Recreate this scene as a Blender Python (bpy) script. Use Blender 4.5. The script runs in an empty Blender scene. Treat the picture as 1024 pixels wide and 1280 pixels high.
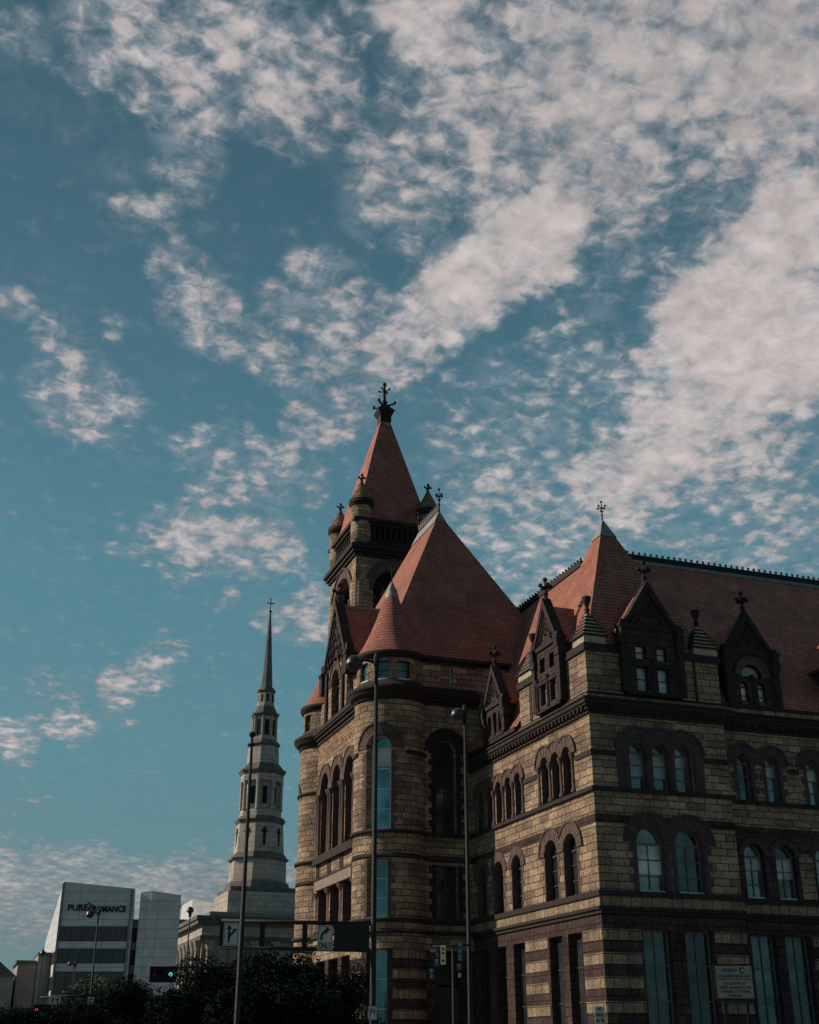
import bpy, math, random
from math import sin, cos, pi, sqrt, radians as R
from mathutils import Vector
random.seed(7)
C = bpy.context.scene
COL = C.collection

# ------------------------------------------------------------ camera
FPX, PITCH, YAW = 1509.0, R(24.0), R(19.4)
CAM = Vector((-28.5, -53.57, 1.7))
FW = Vector((sin(YAW)*cos(PITCH), cos(YAW)*cos(PITCH), sin(PITCH)))
RT = Vector((cos(YAW), -sin(YAW), 0)); UP = RT.cross(FW)
cd = bpy.data.cameras.new('camera'); cam = bpy.data.objects.new('camera', cd); COL.objects.link(cam)
cam.location = CAM; cam.rotation_euler = (pi/2+PITCH, 0, -YAW)
cd.sensor_fit = 'VERTICAL'; cd.sensor_height = 24; cd.lens = FPX/1280*24
cd.clip_start = .1; cd.clip_end = 6000
C.camera = cam
def direction(px, py):
    return FW + RT*((px-512)/FPX) + UP*((640-py)/FPX)
def at(px, py, D):
    r = direction(px, py); h = r.x*sin(YAW)+r.y*cos(YAW)
    return CAM + r*(D/h)

# ------------------------------------------------------------ world
SUN_AZ, SUN_EL = R(-62), R(31)          # heading from +Y towards +X
w = bpy.data.worlds.new('World'); C.world = w; w.use_nodes = True
nt = w.node_tree; nt.nodes.clear()
def N(t, **kw):
    n = nt.nodes.new(t)
    for k, v in kw.items(): setattr(n, k, v)
    return n
def LK(a, b): nt.links.new(a, b)
def MATH(op, a, b=None, c=None):
    n = N('ShaderNodeMath', operation=op)
    for i, v in enumerate((a, b, c)):
        if v is None: continue
        if isinstance(v, (int, float)): n.inputs[i].default_value = v
        else: LK(v, n.inputs[i])
    return n.outputs[0]
def MAPR(v, a, b, c, d, t='SMOOTHSTEP'):
    n = N('ShaderNodeMapRange', interpolation_type=t)
    LK(v, n.inputs['Value'])
    for k, x in zip(('From Min', 'From Max', 'To Min', 'To Max'), (a, b, c, d)): n.inputs[k].default_value = x
    return n.outputs['Result']
def MIXC(f, a, b, mode='MIX'):
    n = N('ShaderNodeMix', data_type='RGBA', blend_type=mode)
    if isinstance(f, (int, float)): n.inputs[0].default_value = f
    else: LK(f, n.inputs[0])
    for i, v in ((6, a), (7, b)):
        if isinstance(v, tuple): n.inputs[i].default_value = (*v, 1)
        else: LK(v, n.inputs[i])
    return n.outputs[2]
tc = N('ShaderNodeTexCoord'); D_ = tc.outputs['Generated']
sky = N('ShaderNodeTexSky', sky_type='NISHITA', sun_disc=False, sun_elevation=SUN_EL, sun_rotation=SUN_AZ,
        air_density=1.0, dust_density=1.6, ozone_density=2.0, altitude=200)
SKY_TINT = (0.62, 0.86, 0.74)
CLOUD_THICK = (7.3, 6.45, 6.25)
CLOUD_THIN = (2.9, 3.5, 4.0)
sep = N('ShaderNodeSeparateXYZ'); LK(D_, sep.inputs[0])
zz = MATH('ADD', MATH('MAXIMUM', sep.outputs[2], 0.0), 0.22)
cx = MATH('DIVIDE', sep.outputs[0], zz); cy = MATH('DIVIDE', sep.outputs[1], zz)
cmb = N('ShaderNodeCombineXYZ'); LK(cx, cmb.inputs[0]); LK(cy, cmb.inputs[1])
P = cmb.outputs[0]
def NOISE(vec, scale, detail, rough=.55, dist=0.0):
    n = N('ShaderNodeTexNoise'); LK(vec, n.inputs['Vector'])
    n.inputs['Scale'].default_value = scale; n.inputs['Detail'].default_value = detail
    n.inputs['Roughness'].default_value = rough; n.inputs['Distortion'].default_value = dist
    return n.outputs['Fac']
# where the cloud fields lie in the sky: (heading-like) directions, angular size, weight
BL = [(150,25,75,.75),(205,85,65,.8),(235,150,60,.75),(235,205,50,.6),(30,28,40,.5),(168,268,26,.75),(200,268,26,.7),
(95,75,30,.45),(310,40,80,.85),(350,95,90,.85),(400,140,60,.7),(375,160,50,.6),(430,180,35,.5),(250,15,60,.6),
(475,15,50,.7),(545,50,75,.8),(600,20,60,.6),(495,120,35,.5),(500,210,70,.75),(560,170,60,.7),(480,250,60,.6),(640,140,110,.75),
(740,80,140,.85),(860,60,140,.85),(980,60,130,.9),(720,200,120,.8),(830,190,110,.6),(960,180,110,.75),
(620,330,60,1.0),(570,370,60,1.05),(530,410,55,1.0),(490,440,50,.9),(670,300,65,1.1),(650,230,90,.6),(440,485,55,.7),(560,290,80,.5),
(790,300,60,.6),(880,300,70,.6),(960,330,90,.9),(1000,280,90,1.0),(930,420,100,1.2),(990,420,100,1.1),(880,480,90,1.1),(830,545,80,1.15),
(780,600,70,1.05),(920,540,90,.95),(740,650,60,.7),(720,420,70,.5),(760,480,70,.55),(690,520,80,.55),(640,490,60,.45),
(610,560,70,.5),(560,520,60,.4),(640,640,90,.7),(700,700,70,.7),(590,690,60,.55),(600,600,60,.5),(980,650,80,.65),(900,690,70,.55),(860,640,40,.5),(1010,560,50,.5),
(215,335,35,.6),(245,365,45,.8),(275,395,42,.8),(300,420,38,.7),(340,445,40,.7),(375,460,45,.6),(400,370,60,.7),(430,410,60,.7),(390,420,50,.5),
(90,470,50,.75),(125,500,50,.75),(85,510,45,.6),(70,420,35,.4),(2,385,26,.8),(140,410,25,.45),(40,400,25,.4),
(370,535,35,.8),(410,535,30,.75),(245,560,35,.5),(290,575,40,.6),(340,590,45,.65),(385,605,35,.5),(270,630,45,.6),(310,650,35,.5),
(200,665,40,.65),(240,668,45,.95),(280,675,45,.95),(320,690,42,.8),(350,700,30,.6),(170,690,25,.6),(230,700,35,.5),
(150,845,28,.9),(180,835,30,.9),(60,858,22,.5),(95,855,20,.45),(150,878,28,.6),(215,800,25,.55),(85,902,32,.75),(50,905,25,.6),(15,928,30,.9),
(395,765,35,.9),(360,775,30,.75),(330,760,18,.35),(280,752,16,.7),(30,1000,22,.4),(280,1045,25,.25),(385,730,25,.4),
(0,1105,60,.8),(60,1120,60,.75),(110,1100,45,.8),(170,1115,50,.8),(230,1115,55,.8),(290,1120,55,.75),(350,1110,55,.7),(60,1085,25,.6),(230,1085,25,.5),(20,1140,50,.6),(120,1150,60,.5),(240,1150,60,.5),(400,1130,60,.6)]
# cloud fields outside the photograph's frame, for reflections and side views
for k in range(26):
    BL.append((random.uniform(1150, 4200) if k % 2 else random.uniform(-2600, -150), random.uniform(-300, 1000), random.uniform(120, 320), random.uniform(.5, 1)))
for k in range(16):
    BL.append((random.uniform(-200, 1300), random.uniform(-1500, -250), random.uniform(150, 330), random.uniform(.5, .95)))
warp = N('ShaderNodeTexNoise'); LK(P, warp.inputs['Vector']); warp.inputs['Scale'].default_value = 5.0; warp.inputs['Detail'].default_value = 3
wv = N('ShaderNodeVectorMath', operation='MULTIPLY_ADD'); LK(warp.outputs['Color'], wv.inputs[0])
wv.inputs[1].default_value = (.07, .07, .03); wv.inputs[2].default_value = (-.035, -.035, -.015)
dv = N('ShaderNodeVectorMath', operation='ADD'); LK(D_, dv.inputs[0]); LK(wv.outputs[0], dv.inputs[1])
nv = N('ShaderNodeVectorMath', operation='NORMALIZE'); LK(dv.outputs[0], nv.inputs[0])
DW = nv.outputs[0]
acc = None
for (bx, by, br, bw) in BL:
    v = direction(bx, by).normalized()
    if bx > 540 and by < 480 and bw > .7: bw *= 1.2
    off = v.dot(FW); ang = br/FPX*off*1.45
    d = N('ShaderNodeVectorMath', operation='DOT_PRODUCT'); LK(DW, d.inputs[0]); d.inputs[1].default_value = v
    m = MAPR(d.outputs['Value'], cos(ang), 1.0, 0.0, bw)
    acc = m if acc is None else MATH('SMOOTH_MAX', acc, m, .25)
n1 = NOISE(P, 8.5, 3, .5, .3)
n2 = NOISE(P, 52.0, 7, .58, .45)
n3 = NOISE(P, 21.0, 9, .60, .25)
vo = N('ShaderNodeTexVoronoi', feature='SMOOTH_F1'); LK(P, vo.inputs['Vector']); vo.inputs['Scale'].default_value = 34; vo.inputs['Smoothness'].default_value = .35
n4 = MATH('SUBTRACT', .42, vo.outputs['Distance'])
cov = MATH('ADD', acc, MATH('MULTIPLY', MATH('SUBTRACT', n1, .5), .55))
solid = MATH('MULTIPLY', MAPR(acc, .75, 1.15, .9, .5), MAPR(sep.outputs[2], .05, .24, .35, 1))
puff = MATH('MULTIPLY', solid, MATH('ADD', MATH('MULTIPLY', MATH('SUBTRACT', n2, .5), 2.2), MATH('MULTIPLY_ADD', n4, .9, MATH('MULTIPLY', MATH('SUBTRACT', n3, .5), 1.6))))
val = MATH('ADD', cov, puff)
lump = MATH('MULTIPLY', MAPR(val, .0, 1.08, 0, 1), MAPR(acc, .10, .45, 0, 1))
wisp = MATH('MULTIPLY', MAPR(NOISE(P, 30.0, 9, .66, .8), .36, .66, 0, .66), MAPR(MATH('ADD', acc, MATH('MULTIPLY', MATH('SUBTRACT', n1, .5), .6)), .12, .75, 0, 1))
alpha = MATH('MAXIMUM', lump, wisp)
thick = MAPR(val, .25, 1.45, 0, 1)
grey = MATH('MULTIPLY', MAPR(NOISE(P, 30.0, 8, .62, .5), .3, .7, .72, 1.12, 'LINEAR'), MAPR(NOISE(P, 2.2, 3, .5), .35, .65, .86, 1.05, 'LINEAR'))
skyc = MIXC(1.0, sky.outputs[0], SKY_TINT, 'MULTIPLY')
ramp = N('ShaderNodeValToRGB'); LK(sep.outputs[2], ramp.inputs[0])
els = ramp.color_ramp.elements
stops = [(0.0, (1.3, 2.1, 2.35)), (.10, (1.3, 2.45, 2.75)), (.22, (1.15, 2.75, 3.25)), (.36, (.95, 2.55, 3.2)), (.55, (.62, 1.62, 2.2)), (.78, (.36, .90, 1.22))]
for k, (p_, c_) in enumerate(stops):
    e_ = els[k] if k < 2 else els.new(p_)
    e_.position = p_; e_.color = (c_[0]/4, c_[1]/4, c_[2]/4, 1)
rs = N('ShaderNodeVectorMath', operation='SCALE'); LK(ramp.outputs[0], rs.inputs[0]); rs.inputs['Scale'].default_value = 4.0
se = MIXC(.78, skyc, rs.outputs[0])
lowd = MAPR(sep.outputs[2], 0.0, .22, .62, 1.0)
cc = MIXC(thick, CLOUD_THIN, CLOUD_THICK)
sc = N('ShaderNodeVectorMath', operation='SCALE'); LK(cc, sc.inputs[0]); LK(MATH('MULTIPLY', grey, lowd), sc.inputs['Scale'])
fin = MIXC(MATH('MULTIPLY', alpha, .92), se, sc.outputs[0])
bg = N('ShaderNodeBackground'); LK(fin, bg.inputs[0]); bg.inputs[1].default_value = 0.09
wo = N('ShaderNodeOutputWorld'); LK(bg.outputs[0], wo.inputs[0])
w.cycles.sampling_method = 'MANUAL'; w.cycles.sample_map_resolution = 512

sd = bpy.data.lights.new('sun', 'SUN'); so = bpy.data.objects.new('sun', sd); COL.objects.link(so)
sd.energy = 4.8; sd.angle = R(.6); sd.color = (1.0, .84, .68)
sv = Vector((sin(SUN_AZ)*cos(SUN_EL), cos(SUN_AZ)*cos(SUN_EL), sin(SUN_EL)))
so.rotation_euler = sv.to_track_quat('Z', 'Y').to_euler(); so.location = (-60, 0, 80)
C.view_settings.view_transform = 'Standard'; C.view_settings.look = 'None'
C.view_settings.exposure = 0; C.view_settings.gamma = 1
C.cycles.max_bounces = 5; C.cycles.diffuse_bounces = 2; C.cycles.glossy_bounces = 3

# ------------------------------------------------------------ materials
def newmat(name):
    m = bpy.data.materials.new(name); m.use_nodes = True
    t = m.node_tree; b = t.nodes['Principled BSDF']
    return m, t, b
def rgb(c): return (c[0], c[1], c[2], 1)
def noisy(name, col, rough=.8, var=.25, scale=3.0, bump=.0, metal=0.0, spec=.3, bscale=None, bdist=.03):
    m, t, b = newmat(name)
    tcn = t.nodes.new('ShaderNodeTexCoord')
    n = t.nodes.new('ShaderNodeTexNoise'); n.inputs['Scale'].default_value = scale; n.inputs['Detail'].default_value = 8
    t.links.new(tcn.outputs['Object'], n.inputs['Vector'])
    mr = t.nodes.new('ShaderNodeMapRange'); t.links.new(n.outputs['Fac'], mr.inputs[0])
    mr.inputs[1].default_value = .25; mr.inputs[2].default_value = .75
    mr.inputs[3].default_value = 1-var; mr.inputs[4].default_value = 1+var
    vm = t.nodes.new('ShaderNodeVectorMath'); vm.operation = 'SCALE'; vm.inputs[0].default_value = col
    t.links.new(mr.outputs[0], vm.inputs['Scale']); t.links.new(vm.outputs[0], b.inputs['Base Color'])
    b.inputs['Roughness'].default_value = rough; b.inputs['Metallic'].default_value = metal
    b.inputs['Specular IOR Level'].default_value = spec
    if bump:
        n2 = t.nodes.new('ShaderNodeTexNoise'); n2.inputs['Scale'].default_value = bscale or scale*4; n2.inputs['Detail'].default_value = 6
        t.links.new(tcn.outputs['Object'], n2.inputs['Vector'])
        bp = t.nodes.new('ShaderNodeBump'); bp.inputs['Strength'].default_value = bump; bp.inputs['Distance'].default_value = bdist
        t.links.new(n2.outputs['Fac'], bp.inputs['Height']); t.links.new(bp.outputs[0], b.inputs['Normal'])
    return m
def stone(name, c1, c2, mortar, bw=.95, rh=.365, msize=.02, rock=.09, stain=.5, rockscale=6.5, off=.42, con=1.0):
    """rock-faced coursed ashlar on UVs in metres"""
    m, t, b = newmat(name); L = t.links.new; nd = t.nodes.new
    uv = nd('ShaderNodeUVMap')
    # wobble the joints a little so that no course is ruler straight
    nw = nd('ShaderNodeTexNoise'); nw.inputs['Scale'].default_value = 2.2; nw.inputs['Detail'].default_value = 3; L(uv.outputs[0], nw.inputs['Vector'])
    wm = nd('ShaderNodeVectorMath'); wm.operation = 'MULTIPLY_ADD'; L(nw.outputs['Color'], wm.inputs[0])
    wm.inputs[1].default_value = (.10, .045, 0); L(uv.outputs[0], wm.inputs[2])
    br = nd('ShaderNodeTexBrick'); L(wm.outputs[0], br.inputs['Vector'])
    br.inputs['Scale'].default_value = 1; br.inputs['Brick Width'].default_value = bw; br.inputs['Row Height'].default_value = rh
    br.inputs['Mortar Size'].default_value = msize; br.inputs['Mortar Smooth'].default_value = .35; br.inputs['Bias'].default_value = -.1
    br.squash = .7 if off else 1; br.squash_frequency = 3; br.offset = off
    br.inputs['Color1'].default_value = rgb(c1); br.inputs['Color2'].default_value = rgb(c2); br.inputs['Mortar'].default_value = rgb(mortar)
    n1 = nd('ShaderNodeTexNoise'); n1.inputs['Scale'].default_value = .55; n1.inputs['Detail'].default_value = 7; L(uv.outputs[0], n1.inputs['Vector'])
    m1 = nd('ShaderNodeMapRange'); L(n1.outputs['Fac'], m1.inputs[0]); m1.inputs[1].default_value = .3; m1.inputs[2].default_value = .7
    m1.inputs[3].default_value = 1-stain; m1.inputs[4].default_value = 1.12
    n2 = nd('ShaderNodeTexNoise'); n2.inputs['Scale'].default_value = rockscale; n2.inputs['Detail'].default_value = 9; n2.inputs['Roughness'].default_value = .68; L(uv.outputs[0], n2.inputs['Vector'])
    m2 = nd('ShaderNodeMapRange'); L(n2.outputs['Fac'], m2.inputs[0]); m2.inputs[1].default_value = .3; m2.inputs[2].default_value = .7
    m2.inputs[3].default_value = 1-.56*con; m2.inputs[4].default_value = 1+.30*con  # relief shade put into the colour: pits of the rock face darkened
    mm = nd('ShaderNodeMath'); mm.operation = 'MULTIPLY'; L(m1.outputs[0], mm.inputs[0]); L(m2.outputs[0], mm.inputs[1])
    vs = nd('ShaderNodeVectorMath'); vs.operation = 'SCALE'; L(br.outputs['Color'], vs.inputs[0]); L(mm.outputs[0], vs.inputs['Scale'])
    L(vs.outputs[0], b.inputs['Base Color']); b.inputs['Roughness'].default_value = .92; b.inputs['Specular IOR Level'].default_value = .15
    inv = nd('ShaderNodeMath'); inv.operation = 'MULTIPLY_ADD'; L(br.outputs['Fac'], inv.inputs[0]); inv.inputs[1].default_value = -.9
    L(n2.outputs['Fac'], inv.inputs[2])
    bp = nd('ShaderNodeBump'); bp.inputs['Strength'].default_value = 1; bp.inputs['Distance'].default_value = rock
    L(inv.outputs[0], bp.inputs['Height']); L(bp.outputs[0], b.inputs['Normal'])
    return m
def tiles(name, c1, c2, rh=.24, bw=.27, bump=.05):
    m, t, b = newmat(name); L = t.links.new; nd = t.nodes.new
    uv = nd('ShaderNodeUVMap')
    nw = nd('ShaderNodeTexNoise'); nw.inputs['Scale'].default_value = 1.1; nw.inputs['Detail'].default_value = 2; L(uv.outputs[0], nw.inputs['Vector'])
    wm = nd('ShaderNodeVectorMath'); wm.operation = 'MULTIPLY_ADD'; L(nw.outputs['Color'], wm.inputs[0])
    wm.inputs[1].default_value = (.03, .07, 0); L(uv.outputs[0], wm.inputs[2])
    br = nd('ShaderNodeTexBrick'); L(wm.outputs[0], br.inputs['Vector'])
    br.inputs['Scale'].default_value = 1; br.inputs['Brick Width'].default_value = bw; br.inputs['Row Height'].default_value = rh
    br.inputs['Mortar Size'].default_value = .012; br.inputs['Mortar Smooth'].default_value = .4
    br.inputs['Color1'].default_value = rgb(c1); br.inputs['Color2'].default_value = rgb(c2); br.inputs['Mortar'].default_value = rgb([x*.35 for x in c1])
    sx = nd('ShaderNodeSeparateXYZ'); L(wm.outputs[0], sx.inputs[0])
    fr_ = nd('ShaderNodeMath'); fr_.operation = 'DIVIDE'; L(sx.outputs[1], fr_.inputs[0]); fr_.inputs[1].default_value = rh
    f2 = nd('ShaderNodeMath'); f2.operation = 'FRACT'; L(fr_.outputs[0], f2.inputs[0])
    n1 = nd('ShaderNodeTexNoise'); n1.inputs['Scale'].default_value = .35; n1.inputs['Detail'].default_value = 8; n1.inputs['Roughness'].default_value = .65; L(uv.outputs[0], n1.inputs['Vector'])
    m1 = nd('ShaderNodeMapRange'); L(n1.outputs['Fac'], m1.inputs[0]); m1.inputs[1].default_value = .3; m1.inputs[2].default_value = .7
    m1.inputs[3].default_value = .58; m1.inputs[4].default_value = 1.25
    vs = nd('ShaderNodeVectorMath'); vs.operation = 'SCALE'; L(br.outputs['Color'], vs.inputs[0]); L(m1.outputs[0], vs.inputs['Scale'])
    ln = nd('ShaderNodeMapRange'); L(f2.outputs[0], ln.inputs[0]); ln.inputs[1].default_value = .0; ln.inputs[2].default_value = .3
    ln.inputs[3].default_value = .55; ln.inputs[4].default_value = 1.05  # lap shade put into the colour as a dark line per row
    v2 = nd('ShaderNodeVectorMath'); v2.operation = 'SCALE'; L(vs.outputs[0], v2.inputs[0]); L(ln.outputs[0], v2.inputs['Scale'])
    L(v2.outputs[0], b.inputs['Base Color']); b.inputs['Roughness'].default_value = .75; b.inputs['Specular IOR Level'].default_value = .25
    hh = nd('ShaderNodeMath'); hh.operation = 'MULTIPLY_ADD'; L(f2.outputs[0], hh.inputs[0]); hh.inputs[1].default_value = -.8; L(n1.outputs['Fac'], hh.inputs[2])
    h2 = nd('ShaderNodeMath'); h2.operation = 'SUBTRACT'; L(hh.outputs[0], h2.inputs[0]); L(br.outputs['Fac'], h2.inputs[1])
    bp = nd('ShaderNodeBump'); bp.inputs['Distance'].default_value = bump; L(h2.outputs[0], bp.inputs['Height']); L(bp.outputs[0], b.inputs['Normal'])
    return m
def glass(name, col, rough=.08, metal=.55, wob=.02):
    m, t, b = newmat(name)
    b.inputs['Metallic'].default_value = metal; b.inputs['Roughness'].default_value = rough
    b.inputs['Specular IOR Level'].default_value = .8
    tcn = t.nodes.new('ShaderNodeTexCoord'); n = t.nodes.new('ShaderNodeTexNoise'); n.inputs['Scale'].default_value = .9; n.inputs['Detail'].default_value = 2
    t.links.new(tcn.outputs['Object'], n.inputs['Vector'])
    mr = t.nodes.new('ShaderNodeMapRange'); t.links.new(n.outputs['Fac'], mr.inputs[0]); mr.inputs[1].default_value = .35; mr.inputs[2].default_value = .65
    mr.inputs[3].default_value = .55; mr.inputs[4].default_value = 1.2
    vm = t.nodes.new('ShaderNodeVectorMath'); vm.operation = 'SCALE'; vm.inputs[0].default_value = col
    oi = t.nodes.new('ShaderNodeObjectInfo'); m3 = t.nodes.new('ShaderNodeMapRange'); t.links.new(oi.outputs['Random'], m3.inputs[0]); m3.inputs[3].default_value = .45; m3.inputs[4].default_value = 1.25
    m4 = t.nodes.new('ShaderNodeMath'); m4.operation = 'MULTIPLY'; t.links.new(mr.outputs[0], m4.inputs[0]); t.links.new(m3.outputs[0], m4.inputs[1])
    t.links.new(m4.outputs[0], vm.inputs['Scale']); t.links.new(vm.outputs[0], b.inputs['Base Color'])
    bp = t.nodes.new('ShaderNodeBump'); bp.inputs['Distance'].default_value = wob; bp.inputs['Strength'].default_value = .4
    t.links.new(n.outputs['Fac'], bp.inputs['Height']); t.links.new(bp.outputs[0], b.inputs['Normal'])
    return m
def emit(name, col, s):
    m, t, b = newmat(name); b.inputs['Base Color'].default_value = rgb(col)
    b.inputs['Emission Color'].default_value = rgb(col); b.inputs['Emission Strength'].default_value = s
    return m
M = dict(
 tan=stone('tan_stone', (.60, .44, .30), (.27, .20, .155), (.045, .035, .03), bw=1.05, rock=.26),
 tan2=stone('tan_stone_squared', (.50, .375, .255), (.33, .245, .18), (.055, .04, .035), bw=.8, rh=.53, rock=.26),
 brown=stone('brown_stone', (.085, .055, .052), (.055, .036, .036), (.022, .015, .015), bw=.7, rh=.4, rock=.05),
 brownd=noisy('carved_brown_stone', (.023, .018, .019), .9, .35, 2.5, .7, bscale=14, bdist=.04),
 vous=noisy('voussoir_stone', (.088, .058, .054), .9, .3, 2.2, .6, bscale=10, bdist=.03),
 check=stone('chequered_stone', (.40, .27, .18), (.15, .085, .065), (.05, .03, .03), bw=.34, rh=.22, msize=.02, rock=.05, stain=.2),
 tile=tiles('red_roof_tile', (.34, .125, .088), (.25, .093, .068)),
 tiled=tiles('shade_offset_roof_tile', (.42, .145, .105), (.28, .10, .076)),  # red tile with its colour lifted to offset shade on the front roofs
 iron=noisy('black_iron', (.010, .010, .011), .7, .3, 4, 0, 0, .25),
 lead=noisy('lead_flashing', (.19, .185, .185), .6, .3, 3, .3, .2),
 frame=noisy('dark_window_frame', (.035, .03, .03), .6, .2, 6),
 framel=noisy('pale_window_frame', (.50, .52, .50), .6, .2, 6),
 pane=glass('blue_green_glass', (.145, .175, .172)),
 pane2=glass('pale_blind_glass', (.48, .51, .50), .3, .05),
 capstone=noisy('pinnacle_stone', (.34, .28, .20), .92, .35, 2.5, .9, bscale=8, bdist=.06),
 framem=noisy('grey_window_frame', (.11, .11, .105), .6, .2, 6),
 signdim=noisy('grey_sign', (.19, .20, .19), .7, .15, 5),  # darker grey for the notice board plate
 panet=glass('teal_glass', (.10, .24, .255)),
 paned=glass('dark_glass', (.05, .055, .065), .1, .4),  # glass darkened in colour for the shade of deep reveals
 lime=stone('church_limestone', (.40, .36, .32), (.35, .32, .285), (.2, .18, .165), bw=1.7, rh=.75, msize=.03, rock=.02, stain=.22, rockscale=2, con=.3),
 slime=noisy('dark_limestone', (.105, .098, .095), .9, .4, .8, .3),  # darker tone for cornices and ledges
 spire=noisy('slate_spire', (.11, .11, .115), .8, .35, .8, .3),
 dark=noisy('opening_shade', (.012, .012, .014), .9, .2, 2),  # near-black colour stands in for the shade inside gallery and openings
 panel=stone('metal_cladding', (.50, .53, .54), (.47, .50, .51), (.20, .22, .23), bw=3.0, rh=1.05, msize=.03, rock=.008, stain=.12, rockscale=.5, off=0, con=.12),
 band=glass('office_glass', (.05, .03, .035), .25, .1),
 vous_shade=noisy('shaded_voussoir_stone', (.058, .042, .042), .9, .35, 2.2, .8, bscale=9, bdist=.05),  # voussoir stone with the front's shade put into its colour
 shell=noisy('lamp_shell', (.02, .02, .022), .38, .2, 4, 0, 0, .4), lampl=noisy('lamp_lens', (.02, .02, .022), .5, .1, 3, 0, 0, .3), paneg=glass('ground_floor_glass', (.07, .105, .11)),  # last entry: darker glass for the ground-floor windows
 white=noisy('sign_white', (.36, .37, .355), .6, .1, 5),
 black=noisy('sign_black', (.012, .012, .012), .7, .1, 5),
 green=noisy('sign_green', (.012, .07, .062), .6, .1, 5),
 yellow=noisy('sign_yellow', (.62, .56, .32), .6, .1, 5),
 signred=noisy('sign_red', (.14, .025, .02), .6, .1, 5),
 signblue=noisy('sign_blue', (.02, .05, .12), .6, .1, 5),
 bark=noisy('tree_bark', (.05, .04, .032), .95, .3, 6, .8),
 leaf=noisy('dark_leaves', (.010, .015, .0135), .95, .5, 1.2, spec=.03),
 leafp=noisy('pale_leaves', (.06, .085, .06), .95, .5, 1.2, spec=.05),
 asphalt=noisy('asphalt', (.05, .05, .052), .95, .2, .8, .4, bscale=40, bdist=.01),
 concrete=noisy('concrete', (.24, .23, .21), .95, .2, .7, .3),
 soil=noisy('town_ground', (.09, .09, .075), .98, .3, .2, .3),
 paint=noisy('road_paint', (.7, .7, .66), .8, .15, 4),
 grn=emit('green_signal_light', (.10, .80, .62), .8),
 redl=emit('red_signal_light', (1.0, .10, .06), 1.2),
 redd=noisy('unlit_red_lens', (.16, .02, .02), .3, .1, 3),
 rendr=noisy('beige_render', (.28, .26, .24), .95, .2, .6),
)

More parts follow.
